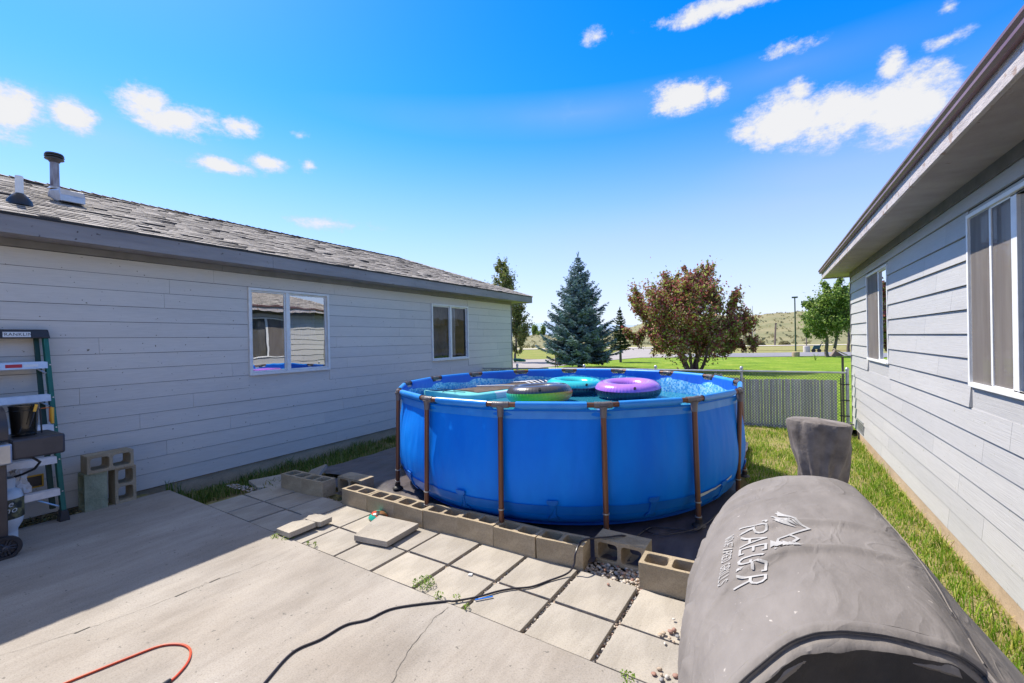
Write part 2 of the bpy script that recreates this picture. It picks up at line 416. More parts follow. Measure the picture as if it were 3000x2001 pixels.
def rainbow():
    m, t, b = new_mat('rainbow vinyl')
    c = n_(t, 'ShaderNodeTexCoord'); sp = n_(t, 'ShaderNodeSeparateXYZ'); t.links.new(c.outputs['Object'], sp.inputs[0])
    at = n_(t, 'ShaderNodeMath', operation='ARCTAN2'); t.links.new(sp.outputs[1], at.inputs[0]); t.links.new(sp.outputs[0], at.inputs[1])
    mr_ = n_(t, 'ShaderNodeMapRange'); mr_.inputs[1].default_value = -PI; mr_.inputs[2].default_value = PI; t.links.new(at.outputs[0], mr_.inputs[0])
    r = ramp(t, mr_.outputs[0], [(0, (0.02, 0.45, 0.5)), (0.14, (0.03, 0.5, 0.42)), (0.24, (0.16, 0.62, 0.05)), (0.36, (0.55, 0.62, 0.04)), (0.46, (0.75, 0.35, 0.05)), (0.6, (0.7, 0.08, 0.05)), (0.8, (0.4, 0.1, 0.6)), (1, (0.02, 0.45, 0.5))])
    t.links.new(r.outputs[0], b.inputs['Base Color']); b.inputs['Roughness'].default_value = 0.25
    return m
M_rain = rainbow()
M_board = mat('aqua board foam', (0.16, 0.62, 0.62), (0.24, 0.70, 0.69), 4, 0.35)
M_boardw = mat('white board side', (0.62, 0.68, 0.74), (0.7, 0.75, 0.8), 4, 0.35)
M_deck = mat('brown deck pad', (0.05, 0.032, 0.024), (0.12, 0.085, 0.06), 9, 0.8, bs=0.5)

# ground materials
def ground_mat(name, stops, scale=1.5, fine=40, bs=0.6, f2=(0.7, 1.25)):
    m, t, b = new_mat(name)
    n1 = noise_node(t, scale, 7, 0.65)
    r1 = ramp(t, n1.outputs['Fac'], stops)
    n2 = noise_node(t, fine, 4, 0.7)
    r2 = ramp(t, n2.outputs['Fac'], [(0.3, (f2[0],) * 3), (0.7, (f2[1],) * 3)])
    c = mixc(t, 1.0, r1.outputs[0], r2.outputs[0], 'MULTIPLY')
    t.links.new(c, b.inputs['Base Color'])
    b.inputs['Roughness'].default_value = 0.95
    b.inputs['Specular IOR Level'].default_value = 0.15
    bump(t, b, n2.outputs['Fac'], bs, 0.03)
    return m
M_soil = ground_mat('dry soil and thatch', [(0.3, (0.20, 0.16, 0.07)), (0.5, (0.32, 0.26, 0.13)), (0.65, (0.24, 0.26, 0.05)), (0.8, (0.45, 0.37, 0.22))], 2.2, 60)
M_field = ground_mat('dry field', [(0.3, (0.30, 0.23, 0.11)), (0.55, (0.26, 0.26, 0.09)), (0.75, (0.38, 0.30, 0.18))], 0.06, 1.5)
M_lawn = ground_mat('mown lawn', [(0.3, (0.11, 0.20, 0.014)), (0.52, (0.18, 0.28, 0.022)), (0.75, (0.32, 0.36, 0.06))], 0.55, 6, 0.8, (0.62, 1.3))
M_verge = ground_mat('rough green verge', [(0.3, (0.16, 0.22, 0.04)), (0.55, (0.24, 0.25, 0.06)), (0.75, (0.34, 0.28, 0.12))], 0.3, 5)
M_road = ground_mat('asphalt road', [(0.3, (0.30, 0.27, 0.26)), (0.7, (0.38, 0.35, 0.335))], 0.4, 8, 0.2, (0.92, 1.08))
M_lot = ground_mat('car park asphalt', [(0.3, (0.20, 0.20, 0.23)), (0.7, (0.27, 0.265, 0.29))], 0.3, 8, 0.2, (0.92, 1.08))
M_pale = ground_mat('pale gravel track', [(0.3, (0.55, 0.50, 0.46)), (0.7, (0.66, 0.61, 0.57))], 0.3, 6, 0.2, (0.92, 1.08))
M_hill = ground_mat('sagebrush hill', [(0.25, (0.16, 0.165, 0.08)), (0.45, (0.21, 0.205, 0.105)), (0.6, (0.27, 0.24, 0.13)), (0.8, (0.19, 0.19, 0.095))], 0.035, 0.5, 0.5, (0.8, 1.15))
M_mtn = mat('far mountain', (0.26, 0.34, 0.46), (0.32, 0.40, 0.50), 0.002, 1.0)  # bluish grey puts the distance haze into the colour
M_gravelbed = ground_mat('grit under pavers', [(0.3, (0.10, 0.085, 0.06)), (0.7, (0.22, 0.19, 0.14))], 14, 120)
M_pebble = None
def pebble():
    m, t, b = new_mat('river pebbles')
    g = n_(t, 'ShaderNodeNewGeometry')
    r = ramp(t, g.outputs['Random Per Island'], [(0, (0.10, 0.11, 0.12)), (0.2, (0.40, 0.30, 0.22)), (0.4, (0.55, 0.49, 0.40)), (0.55, (0.22, 0.23, 0.25)), (0.7, (0.46, 0.38, 0.3)), (0.85, (0.62, 0.57, 0.5)), (1, (0.33, 0.16, 0.11))])
    t.links.new(r.outputs[0], b.inputs['Base Color']); b.inputs['Roughness'].default_value = 0.6
    return m
M_pebble = pebble()
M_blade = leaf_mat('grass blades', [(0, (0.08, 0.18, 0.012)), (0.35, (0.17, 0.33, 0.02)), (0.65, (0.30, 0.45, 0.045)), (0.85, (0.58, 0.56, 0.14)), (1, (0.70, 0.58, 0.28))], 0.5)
M_bladed = leaf_mat('shaded grass blades', [(0, (0.05, 0.10, 0.015)), (0.45, (0.13, 0.20, 0.03)), (0.75, (0.24, 0.29, 0.06)), (0.93, (0.34, 0.27, 0.13)), (1, (0.4, 0.32, 0.18))], 0.3)  # darker copy of the grass blades, house shade put into the colours
M_litter = leaf_mat('dead leaves', [(0, (0.05, 0.04, 0.02)), (0.5, (0.16, 0.13, 0.06)), (0.8, (0.3, 0.26, 0.14)), (1, (0.1, 0.14, 0.03))], 0.1)
M_weed = leaf_mat('weed leaves', [(0, (0.12, 0.24, 0.03)), (0.6, (0.24, 0.38, 0.05)), (1, (0.4, 0.48, 0.12))], 0.35)
M_spr = leaf_mat('blue spruce needles', [(0, (0.03, 0.06, 0.06)), (0.3, (0.11, 0.19, 0.19)), (0.65, (0.28, 0.40, 0.42)), (1, (0.55, 0.66, 0.70))], 0.1)
M_con = leaf_mat('green conifer needles', [(0, (0.02, 0.04, 0.012)), (0.6, (0.07, 0.11, 0.03)), (1, (0.16, 0.2, 0.07))], 0.15)
M_crab = leaf_mat('crabapple leaves', [(0, (0.17, 0.035, 0.05)), (0.26, (0.44, 0.11, 0.13)), (0.44, (0.32, 0.16, 0.10)), (0.55, (0.28, 0.32, 0.07)), (0.85, (0.36, 0.42, 0.09)), (0.95, (0.60, 0.30, 0.25)), (1, (0.7, 0.5, 0.4))], 0.4)
M_cott = leaf_mat('cottonwood leaves', [(0, (0.05, 0.09, 0.02)), (0.4, (0.14, 0.24, 0.04)), (0.75, (0.28, 0.40, 0.08)), (1, (0.5, 0.56, 0.22))], 0.45)
M_asp = leaf_mat('poplar leaves', [(0, (0.05, 0.07, 0.025)), (0.45, (0.17, 0.22, 0.05)), (0.8, (0.34, 0.38, 0.11)), (1, (0.35, 0.22, 0.15))], 0.3)
M_sage = leaf_mat('sagebrush', [(0, (0.24, 0.225, 0.11)), (1, (0.33, 0.30, 0.16))], 0.5)
M_bark = mat('bark', (0.09, 0.07, 0.055), (0.2, 0.16, 0.13), 8, 0.9, bs=0.8, stretch=(1, 1, .3))
M_barkred = mat('reddish bark', (0.10, 0.05, 0.045), (0.2, 0.12, 0.1), 8, 0.9, bs=0.8, stretch=(1, 1, .3))
M_pole = mat('dark green pole paint', (0.03, 0.06, 0.035), (0.06, 0.1, 0.06), 4, 0.5)
M_wood = mat('grey weathered wood', (0.14, 0.10, 0.08), (0.26, 0.2, 0.17), 4, 0.85, stretch=(1, 1, .1))
M_tan = mat('tan wood', (0.5, 0.40, 0.29), (0.6, 0.5, 0.38), 6, 0.7)

# ------------------------------------------------------------------ mesh builder
class MB:
    def __init__(s):
        s.v = []; s.f = []; s.mi = []
    def add(s, vs, fs, m=0):
        o = len(s.v)
        s.v.extend([tuple(p) for p in vs])
        for f in fs:
            s.f.append(tuple(i + o for i in f)); s.mi.append(m)
        return s
    def box(s, x0, x1, y0, y1, z0, z1, m=0, mtx=None):
        vs = [(x, y, z) for z in (z0, z1) for y in (y0, y1) for x in (x0, x1)]
        if mtx is not None: vs = [tuple(mtx @ Vector(p)) for p in vs]
        fs = [(0, 2, 3, 1), (4, 5, 7, 6), (0, 1, 5, 4), (2, 6, 7, 3), (0, 4, 6, 2), (1, 3, 7, 5)]
        return s.add(vs, fs, m)
    def quad(s, a, b, c, d, m=0):
        return s.add([a, b, c, d], [(0, 1, 2, 3)], m)
    def tube(s, pts, r, n=8, cap=True, m=0, close=False):
        pts = [Vector(p) for p in pts]
        k = len(pts)
        rs = r if hasattr(r, '__len__') else [r] * k
        up = None
        rings = []
        for i, p in enumerate(pts):
            if close: d = pts[(i + 1) % k] - pts[i - 1]
            else: d = pts[min(i + 1, k - 1)] - pts[max(i - 1, 0)]
            if d.length < 1e-9: d = Vector((0, 0, 1))
            d.normalize()
            if up is None:
                up = Vector((0, 0, 1)) if abs(d.z) < 0.9 else Vector((1, 0, 0))
            a = d.cross(up)
            if a.length < 1e-6: a = d.orthogonal()
            a.normalize(); b = a.cross(d); b.normalize(); up = b
            rings.append([p + rs[i] * (math.cos(2 * PI * j / n) * a + math.sin(2 * PI * j / n) * b) for j in range(n)])
        vs = [q for rg in rings for q in rg]
        fs = []
        for i in range(k if close else k - 1):
            i2 = (i + 1) % k
            for j in range(n):
                fs.append((i * n + j, i * n + (j + 1) % n, i2 * n + (j + 1) % n, i2 * n + j))
        if cap and not close:
            fs.append(tuple(reversed(range(n)))); fs.append(tuple((k - 1) * n + j for j in range(n)))
        return s.add(vs, fs, m)
    def lathe(s, prof, n=24, c=(0, 0, 0), m=0, mtx=None, cap=True):
        vs = []
        for (r, z) in prof:
            for j in range(n):
                a = 2 * PI * j / n
                p = Vector((r * math.cos(a), r * math.sin(a), z))
                if mtx is not None: p = mtx @ p
                vs.append(p + Vector(c))
        fs = []
        for i in range(len(prof) - 1):
            for j in range(n):
                fs.append((i * n + j, i * n + (j + 1) % n, (i + 1) * n + (j + 1) % n, (i + 1) * n + j))
        if cap:
            fs.append(tuple(reversed(range(n)))); fs.append(tuple((len(prof) - 1) * n + j for j in range(n)))
        return s.add(vs, fs, m)
    def build(s, name, mats, parent=None, smooth=False, bevel=0.0, loc=None, rot=None):
        me = bpy.data.meshes.new(name)
        me.from_pydata(s.v, [], s.f)
        if not isinstance(mats, (list, tuple)): mats = [mats]
        for m_ in mats: me.materials.append(m_)
        if len(mats) > 1: me.polygons.foreach_set('material_index', s.mi)
        if smooth:
            me.polygons.foreach_set('use_smooth', [True] * len(me.polygons))
            try: me.set_sharp_from_angle(angle=rad(40))
            except Exception: pass
        me.update()
        o = bpy.data.objects.new(name, me)
        COL.objects.link(o)
        if loc is not None: o.location = loc
        if rot is not None: o.rotation_euler = rot
        if bevel:
            md = o.modifiers.new('bevel', 'BEVEL'); md.width = bevel; md.segments = 2; md.limit_method = 'ANGLE'
        if parent is not None:
            o.parent = parent
            if loc is None and rot is None:      # world coordinates were used: keep them
                o.matrix_parent_inverse = parent_matrix(parent).inverted()
        return o
def parent_matrix(p):
    m = Matrix.LocRotScale(p.location, p.rotation_euler, None)
    if p.parent is not None:
        m = parent_matrix(p.parent) @ p.matrix_parent_inverse @ m
    return m
def np_mesh(name, V, F, mats, parent=None, smooth=False, mi=None):
    me = bpy.data.meshes.new(name)
    V = np.asarray(V, dtype=np.float32); F = np.asarray(F, dtype=np.int32)
    me.vertices.add(len(V)); me.vertices.foreach_set('co', V.ravel())
    k = F.shape[1]
    me.loops.add(F.size); me.loops.foreach_set('vertex_index', F.ravel())
    me.polygons.add(len(F)); me.polygons.foreach_set('loop_start', np.arange(0, F.size, k, dtype=np.int32))
    if not isinstance(mats, (list, tuple)): mats = [mats]
    for m_ in mats: me.materials.append(m_)
    if mi is not None: me.polygons.foreach_set('material_index', mi)
    if smooth: me.polygons.foreach_set('use_smooth', np.ones(len(F), dtype=bool))
    me.update(calc_edges=True)
    me.validate()
    o = bpy.data.objects.new(name, me)
    COL.objects.link(o)
    if parent is not None:
        o.parent = parent
        o.matrix_parent_inverse = parent_matrix(parent).inverted()
    return o
def thing(name, label, cat, loc=(0, 0, 0), group=None, rotz=0):
    o = bpy.data.objects.new(name, None)
    COL.objects.link(o)
    o.empty_display_size = 0.2
    o.location = loc
    o.rotation_euler = (0, 0, rotz)
    o['label'] = label; o['category'] = cat
    if group: o['group'] = group
    return o
def tag(o, label, cat, group=None):
    o['label'] = label; o['category'] = cat
    if group: o['group'] = group
    return o
def struct(o):
    o['kind'] = 'structure'; return o
def stuff(o, label, cat):
    o['kind'] = 'stuff'; o['label'] = label; o['category'] = cat; return o
def text_mesh(body, size, m, name, parent, fn, extr=0.001, shear=0.0, offs=0.0, dense=0):
    cu = bpy.data.curves.new(name, 'FONT')
    cu.body = body; cu.size = size; cu.extrude = extr; cu.align_x = 'CENTER'; cu.align_y = 'CENTER'; cu.shear = shear
    cu.resolution_u = 4; cu.offset = offs; cu.space_character = 1.1
    tmp = bpy.data.objects.new('tmp', cu); COL.objects.link(tmp)
    dg = bpy.context.evaluated_depsgraph_get()
    me = bpy.data.meshes.new_from_object(tmp.evaluated_get(dg))
    bpy.data.objects.remove(tmp)
    if dense:
        import bmesh
        bm = bmesh.new(); bm.from_mesh(me)
        for _ in range(dense):
            bmesh.ops.subdivide_edges(bm, edges=[e for e in bm.edges if e.calc_length() > max(0.007, size * 0.06)], cuts=1)
            bmesh.ops.triangulate(bm, faces=bm.faces[:])
        bm.to_mesh(me); bm.free()
    me.materials.clear(); me.materials.append(m)
    for v in me.vertices: v.co = fn(v.co.x, v.co.y, v.co.z)
    me.name = name
    o = bpy.data.objects.new(name, me); COL.objects.link(o)
    if parent is not None:
        o.parent = parent; o.matrix_parent_inverse = parent_matrix(parent).inverted()
    return o
def sst(a, b, x):
    t = min(1, max(0, (x - a) / (b - a))); return t * t * (3 - 2 * t)
def fbm(x, y, z=0.0, o=4):
    return mnoise.fractal(Vector((x, y, z)), 1.0, 2.0, o)

# ================================================================== SETTING: terrain
XL, XR = -7.62, 1.52          # wall faces of the two houses
SLAB_C = 0.05045
def gridp(i, y):              # paver grid to world
    X = -5.774 + 0.5192 * i
    return (0.99873 * X + SLAB_C * y, -SLAB_C * X + 0.99873 * y)
def slab_edge_y(x): return 2.506 - 0.0505 * x + 0.02
def ground_h(x, y):
    if y > 13 or y < -8 or x < -14 or x > 8:
        return -0.03
    h = -0.035
    h -= 0.115 * sst(-0.1, 1.3, x) * (1 - sst(10.6, 12.5, y))
    if x < -5.6 and y > 2.6:
        h -= 0.19 * sst(-5.9, -7.2, x) * (1 - sst(11.5, 13, y))
    if y < 3.9 and x < 0.3: h = min(h, -0.075)
    if x < -7.0 and y < 3: h = -0.06
    h += 0.02 * fbm(x * 1.1, y * 1.1) * (1 if y < 11 else 0)
    return h
xs = np.concatenate([[-1500, -400, -120, -50, -25, -16], np.arange(-13, 7.01, 0.25), [12, 25, 60, 150, 500, 1500]])
ys = np.concatenate([[-300, -60, -20, -9], np.arange(-7, 13.01, 0.25), [16, 25, 40, 60, 90, 120]])
V = [(x, y, ground_h(x, y)) for y in ys for x in xs]
nx_ = len(xs)
F = [(j * nx_ + i, j * nx_ + i + 1, (j + 1) * nx_ + i + 1, (j + 1) * nx_ + i) for j in range(len(ys) - 1) for i in range(nx_ - 1)]
struct(np_mesh('ground', V, F, M_soil, smooth=True))
def sheet(name, poly, z, m, th=0.0):
    mb = MB(); mb.add([(p[0], p[1], z) for p in poly], [tuple(range(len(poly)))])
    return struct(mb.build(name, m))
sheet('field', [(-320, 40), (-27, 40), (-20, 47), (-10, 44), (-1.3, 52), (7, 53), (60, 53), (300, 130), (-320, 130)], 0.004, M_field)
sheet('lawn', [(-30, 11.34), (60, 11.34), (60, 47.5), (5.9, 47.5), (2.6, 46.5), (-1.2, 45.1), (-8, 43.8), (-11.4, 44.5), (-12.6, 38.0), (-13.1, 32.4), (-13.5, 29.2), (-13.95, 27.0), (-15.3, 25.8), (-22, 21), (-30, 18)], 0.02, M_lawn)
sheet('verge', [(-60, 36), (-27, 40.5), (-19.6, 39.5), (-15.8, 47.5), (-18, 60), (-24, 77), (-55, 74), (-90, 60)], 0.03, M_verge)
sheet('driveway', [(-45, 14), (-30, 17), (-22, 20.5), (-15.157, 25.814), (-13.855, 26.962), (-13.3, 29.2), (-12.9, 32.3), (-12.2, 37.9), (-10.9, 43.2), (-6.2, 44.6), (-1.1, 45.0), (-1.3, 54.8), (-12, 52), (-13.6, 60), (-17, 78), (-22.1, 81.7), (-19.6, 66), (-17.0, 54), (-15.809, 47.187), (-17.2, 43), (-19.514, 39.267), (-24, 37), (-45, 35)], 0.045, M_road)
sheet('parking_lot', [(-8, 44.4), (-1.126, 44.9), (2.607, 46.6), (5.86, 47.476), (60, 52), (60, 61), (7.06, 57.151), (3.184, 56.809), (-1.378, 54.878), (-8, 53)], 0.06, M_lot)
sheet('road', [(-48, 77.0), (-38, 78.5), (-3.6, 88.6), (6.1, 91.5), (80, 99), (80, 104), (6, 96.3), (-3.8, 94.0), (-42.3, 84.6), (-60, 80)], 0.08, M_pale)
sheet('dirt_track', [(-1.6, 64.0), (7.9, 64.5), (60, 68), (60, 76), (8.7, 71.5), (-1.8, 71.0), (-14, 70), (-14, 64)], 0.035, M_pale if False else M_field)
# hills
def hill_h(a):                 # a: azimuth east of +Y, degrees
    return 5.5 + 12 * sst(-22, -8, a) + 3.5 * sst(2, 8, a) + 0.5 * math.sin(a * 0.9) + 0.4 * math.sin(a * 2.3 + 1)
VV = []; rs_ = [100, 112, 125, 145, 170, 200, 240, 285, 330, 380, 430, 520, 700]
azs = np.arange(-58, 40.1, 0.7)
for r in rs_:
    for a in azs:
        t = sst(105, 400, r) ** 0.85
        z = hill_h(a) * t + (0.8 * fbm(r * math.sin(rad(a)) * 0.03, r * 0.03) * min(1, (r - 100) / 120)) - (0.2 if r < 101 else 0)
        if r > 430: z -= (r - 430) * 0.03
        VV.append((r * math.sin(rad(a)), r * math.cos(rad(a)), z))
na = len(azs)
struct(np_mesh('hills', VV, [(j * na + i, j * na + i + 1, (j + 1) * na + i + 1, (j + 1) * na + i) for j in range(len(rs_) - 1) for i in range(na - 1)], M_hill, smooth=True))
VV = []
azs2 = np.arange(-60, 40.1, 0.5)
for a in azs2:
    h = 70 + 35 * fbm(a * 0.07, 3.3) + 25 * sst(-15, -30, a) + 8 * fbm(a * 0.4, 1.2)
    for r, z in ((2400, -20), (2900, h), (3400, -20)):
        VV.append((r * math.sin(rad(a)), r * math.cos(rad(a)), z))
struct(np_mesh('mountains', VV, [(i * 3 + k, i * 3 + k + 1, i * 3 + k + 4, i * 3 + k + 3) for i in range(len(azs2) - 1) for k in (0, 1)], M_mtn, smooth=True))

# patio slab: thick sheet with cracks as thin dark fissures
mb = MB()
poly = [(-7.27, -4), (0.75, -4), (0.75, slab_edge_y(0.75)), (-5.15, slab_edge_y(-5.15)), (-7.25, 2.89)]
top = [(p[0], p[1], 0.012) for p in poly]; bot = [(p[0], p[1], -0.1) for p in poly]
k = len(poly)
mb.add(top + bot, [tuple(range(k))] + [(i + k, (i + 1) % k + k, (i + 1) % k, i) for i in range(k)])
patio = struct(mb.build('patio', M_slab, bevel=0.008))
def crack(pts, w):
    mb = MB(); out = []
    for i in range(len(pts) - 1):
        a = Vector((*pts[i], 0)); b = Vector((*pts[i + 1], 0)); n = max(2, int((b - a).length / 0.03))
        for j in range(n): out.append(a.lerp(b, j / n))
    L_ = []
    for i, p in enumerate(out):
        q = p + Vector((random.uniform(-1, 1), random.uniform(-1, 1), 0)) * 0.006
        d = (out[min(i + 1, len(out) - 1)] - out[max(i - 1, 0)]).normalized(); nrm = Vector((-d.y, d.x, 0))
        ww = w * (0.35 + 1.3 * abs(fbm(i * 0.35, w * 1000)))
        L_.append((q + nrm * ww, q - nrm * ww))
    for i in range(len(L_) - 1):
        a, b = L_[i]; c, d = L_[i + 1]
        mb.quad((a.x, a.y, 0.0145), (b.x, b.y, 0.0145), (d.x, d.y, 0.0145), (c.x, c.y, 0.0145))
    return mb
M_crack = mat('crack shadow', (0.11, 0.10, 0.085), rough=1.0)
cm = crack([(-1.929, 1.7), (-1.929, 1.866), (-1.99, 1.959), (-2.05, 2.15), (-2.075, 2.297), (-2.114, 2.448), (-2.094, 2.624)], 0.0022)
for seg in ([(-4.40, 0.6), (-4.351, 0.781), (-4.22, 1.137), (-4.155, 1.403), (-4.11, 1.697), (-4.093, 1.932), (-4.029, 2.228), (-4.013, 2.6)],):
    c2 = crack(seg, 0.0014); cm.add(c2.v, c2.f)
for (x, y) in ((-4.111, 1.697), (-4.093, 1.94), (-4.22, 1.137)):
    cm.add([(x - .008, y - .04, .015), (x + .006, y - .03, .015), (x + .004, y + .05, .015), (x - .004, y + .045, .015)], [(0, 1, 2, 3)])
cm.build('crack', M_crack, patio)

# ================================================================== pavers
bedp = [gridp(-1.03, 2.515), gridp(10.2, 2.515), gridp(10.2, 3.9), gridp(1.5, 3.9), gridp(1.5, 3.52), gridp(-1.03, 3.52)]
sheet('paver_bed', bedp, -0.045, M_gravelbed)
def paver_mesh(x0, x1, y0, y1, th=0.052):
    mb = MB(); mb.box(x0, x1, y0, y1, -th, 0)
    return mb
ORD = ['first', 'second', 'third', 'fourth', 'fifth', 'sixth', 'seventh', 'eighth', 'ninth', 'tenth', 'eleventh', 'twelfth']
PAVG = 'square pavers laid between the patio and the pool'
gcs = rad(-2.89)
def lay_paver(i, y0, y1, label, gap=0.02, z=None, x0=0, x1=1):
    cx, cy = gridp(i + (x0 + x1) / 2, (y0 + y1) / 2)
    w = 0.5192 * (x1 - x0) / 2 - gap; d = (y1 - y0) / 2 - 0.007
    mb = paver_mesh(-w, w, -d, d)
    o = mb.build('paver', M_paver, bevel=0.004, loc=(cx, cy, (z if z is not None else random.uniform(-0.004, 0.004))), rot=(random.uniform(-.006, .006), random.uniform(-.008, .008), gcs + random.uniform(-.006, .006)))
    tag(o, label, 'paver', PAVG)
    return o
for i in range(-1, 10):
    n = i + 1
    yb0, yb1 = 2.975, 3.455 + 0.004 * i
    lay_paver(i, yb0, yb1, 'square paver, %s from the left in the row along the cinder blocks' % ORD[n], 0.014 if i < 5 else 0.019)
for i in range(-1, 10):
    lay_paver(i, 2.53, 2.962, 'square paver, %s from the left in the row along the patio edge' % ORD[i + 1], 0.014 if i < 5 else 0.019, z=random.uniform(0, 0.007))
def slab_piece(pts, z0, z1, label, name='paver', m=M_paver, tilt=None):
    cx = sum(p[0] for p in pts) / len(pts); cy = sum(p[1] for p in pts) / len(pts)
    mb = MB(); k = len(pts)
    tp = [(p[0] - cx, p[1] - cy, z1 - z0) for p in pts]; bt = [(p[0] - cx, p[1] - cy, 0) for p in pts]
    mb.add(tp + bt, [tuple(range(k)), tuple(reversed(range(k, 2 * k)))] + [(i + k, (i + 1) % k + k, (i + 1) % k, i) for i in range(k)])
    o = mb.build(name, m, bevel=0.003, loc=(cx, cy, z0), rot=tilt)
    return tag(o, label, 'paver')
slab_piece([(-3.632, 3.01), (-3.228, 3.062), (-3.247, 3.53), (-3.80, 3.50)], 0.016, 0.072, 'loose square paver lying on top of the others against the cinder block row')
slab_piece([(-4.489, 2.734), (-4.25, 2.718), (-4.229, 3.01), (-4.36, 3.02), (-4.432, 2.99), (-4.50, 2.92)], 0.028, 0.082, 'broken paver corner lying at the edge of the patio', 'broken_paver', tilt=(0.02, -0.03, 0))
slab_piece([(-4.425, 3.02), (-4.30, 3.018), (-4.23, 3.035), (-4.205, 3.055), (-4.22, 3.206), (-4.397, 3.184), (-4.48, 3.10)], 0.03, 0.084, 'small jagged broken paver piece right behind the bigger broken corner', 'broken_paver', tilt=(-0.02, 0.03, 0))
slab_piece([(-4.60, 2.95), (-4.52, 2.93), (-4.46, 3.02), (-4.44, 3.10), (-4.46, 3.24), (-4.70, 3.23)], 0.008, 0.04, 'flat thin broken paver piece left of the small jagged piece', 'broken_paver', tilt=(0.03, 0.02, 0))
slab_piece([(-6.707, 3.673), (-6.317, 3.584), (-6.05, 3.78), (-6.0, 3.95), (-6.5, 4.093)], -0.06, -0.012, 'paver half sunk in the grass left of the paired cinder blocks', tilt=(0.05, 0.04, 0))
slab_piece([(-6.02, 4.02), (-5.72, 4.05), (-5.74, 4.36), (-6.02, 4.30)], 0.03, 0.075, 'broken paver leaning up behind the paired cinder blocks', 'broken_paver', tilt=(0.55, -0.25, 0.1))

# ================================================================== cinder blocks
def block_mb(L=0.455, W=0.215, H=0.215):
    mb = MB()
    t = 0.032; web = 0.036
    cells = [(-L / 2, 0), (0, L / 2)]
    rings_top = []
    for ci, (a, b) in enumerate(cells):
        ia = a + (t if ci == 0 else web / 2); ib = b - (web / 2 if ci == 0 else t)
        y0, y1 = -W / 2 + t, W / 2 - t
        r = 0.03
        inner = []; outer = []
        for (cx, cy, a0, ox, oy) in ((ib - r, y1 - r, 0, b, W / 2), (ia + r, y1 - r, 90, a, W / 2), (ia + r, y0 + r, 180, a, -W / 2), (ib - r, y0 + r, 270, b, -W / 2)):
            for q in range(5):
                an = rad(a0 + 90 * q / 4)
                px, py = cx + r * math.cos(an), cy + r * math.sin(an)
                inner.append((px, py))
                if q == 2: outer.append((ox, oy))
                elif q < 2: outer.append((ox, py) if a0 in (0, 180) else (px, oy))
                else: outer.append((px, oy) if a0 in (0, 180) else (ox, py))
        n = len(inner)
        cxm, cym = (ia + ib) / 2, 0
        vs = []
        for z, s_ in ((H / 2, 1.0), (-H / 2, 0.86)):
            vs += [(x, y, z) for x, y in outer]
            vs += [(cxm + (x - cxm) * s_, cym + (y - cym) * s_, z) for x, y in inner]
        fs = []
        for j in range(n):
            j2 = (j + 1) % n
            fs.append((j, j2, n + j2, n + j))
            fs.append((2 * n + j2, 2 * n + j, 3 * n + j, 3 * n + j2))
            fs.append((n + j, n + j2, 3 * n + j2, 3 * n + j))
        mb.add(vs, fs)
    h = H / 2
    for y, s_ in ((-W / 2, 1), (W / 2, -1)):
        q = [(-L / 2, y, -h), (L / 2, y, -h), (L / 2, y, h), (-L / 2, y, h)]
        if s_ < 0: q.reverse()
        mb.add(q, [(0, 1, 2, 3)])
    for x, s_ in ((-L / 2, -1), (L / 2, 1)):
        q = [(x, -W / 2, -h), (x, W / 2, -h), (x, W / 2, h), (x, -W / 2, h)]
        if s_ < 0: q.reverse()
        mb.add(q, [(0, 1, 2, 3)])
    return mb
proto_block = block_mb()
BG = 'hollow cinder blocks'
block_me = None
def block(loc, rot, label, group=BG, m=None, sc=(1, 1, 1)):
    global block_me
    if block_me is None or m is not None:
        o = proto_block.build('cinder_block', m or M_block, bevel=0.004)
        import bmesh
        bm = bmesh.new(); bm.from_mesh(o.data); bmesh.ops.remove_doubles(bm, verts=bm.verts[:], dist=0.0003); bmesh.ops.recalc_face_normals(bm, faces=bm.faces[:]); bm.to_mesh(o.data); bm.free()
        if m is None: block_me = o
    else:
        o = block_me.copy(); COL.objects.link(o)
    o.location = loc; o.rotation_euler = rot; o.scale = sc
    return tag(o, label, 'cinder block', group)
XB = [-4.694, -4.212, -3.752, -3.287, -2.829, -2.37, -1.894, -1.44]
YB = [3.73, 3.705, 3.69, 3.655, 3.662, 3.648, 3.625, 3.645]
for i in range(7):
    xa, xb = XB[i] * 0.985, XB[i + 1] * 0.985
    L_ = (xb - xa) - 0.005
    zt = 0.19 if i < 4 else 0.2
    block(((xa + xb) / 2, (YB[i] + YB[i + 1]) / 2 * 0.983 + 0.1, zt - 0.1075 + random.uniform(-.004, .004)), (random.uniform(-.012, .012), random.uniform(-.01, .01), math.atan2(YB[i + 1] - YB[i], xb - xa) + random.uniform(-.01, .01)),
          'upright cinder block, %s from the left in the row in front of the pool' % ORD[i], 'cinder blocks lined up in front of the pool', sc=(L_ / 0.455, 0.97, 1))
block((-0.70, 3.645, 0.1), (0.01, -.012, -0.01), 'cinder block with open tops standing partly behind the grey covered grill', sc=(1, 1.02, 1))
block((-1.16, 3.90, 0.095), (PI / 2, 0, 0.01 - 0.05), 'cinder block on its side, both holes facing the patio, in the row gap')
block((-5.69, 3.79, 0.09), (0, 0, 0.0), 'left one of two joined cinder blocks beside the grass')
block((-5.265, 3.80, 0.087), (0, 0, 0.05), 'right one of two joined cinder blocks beside the grass', sc=(.9, 1, 1))
block((-4.84, 4.06, 0.10), (PI / 2, 0, 0.0), 'cinder block lying on its side on the tarp behind the paired blocks')
block((-7.30, 2.105, 0.2275 + 0.012), (PI / 2, PI / 2, 0), 'greenish cinder block standing on end beside the ladder', m=M_blockgreen)
block((-7.30, 2.395, 0.2275 + 0.012), (0, PI / 2, 0), 'cinder block standing on end with its holes open, against the left house')
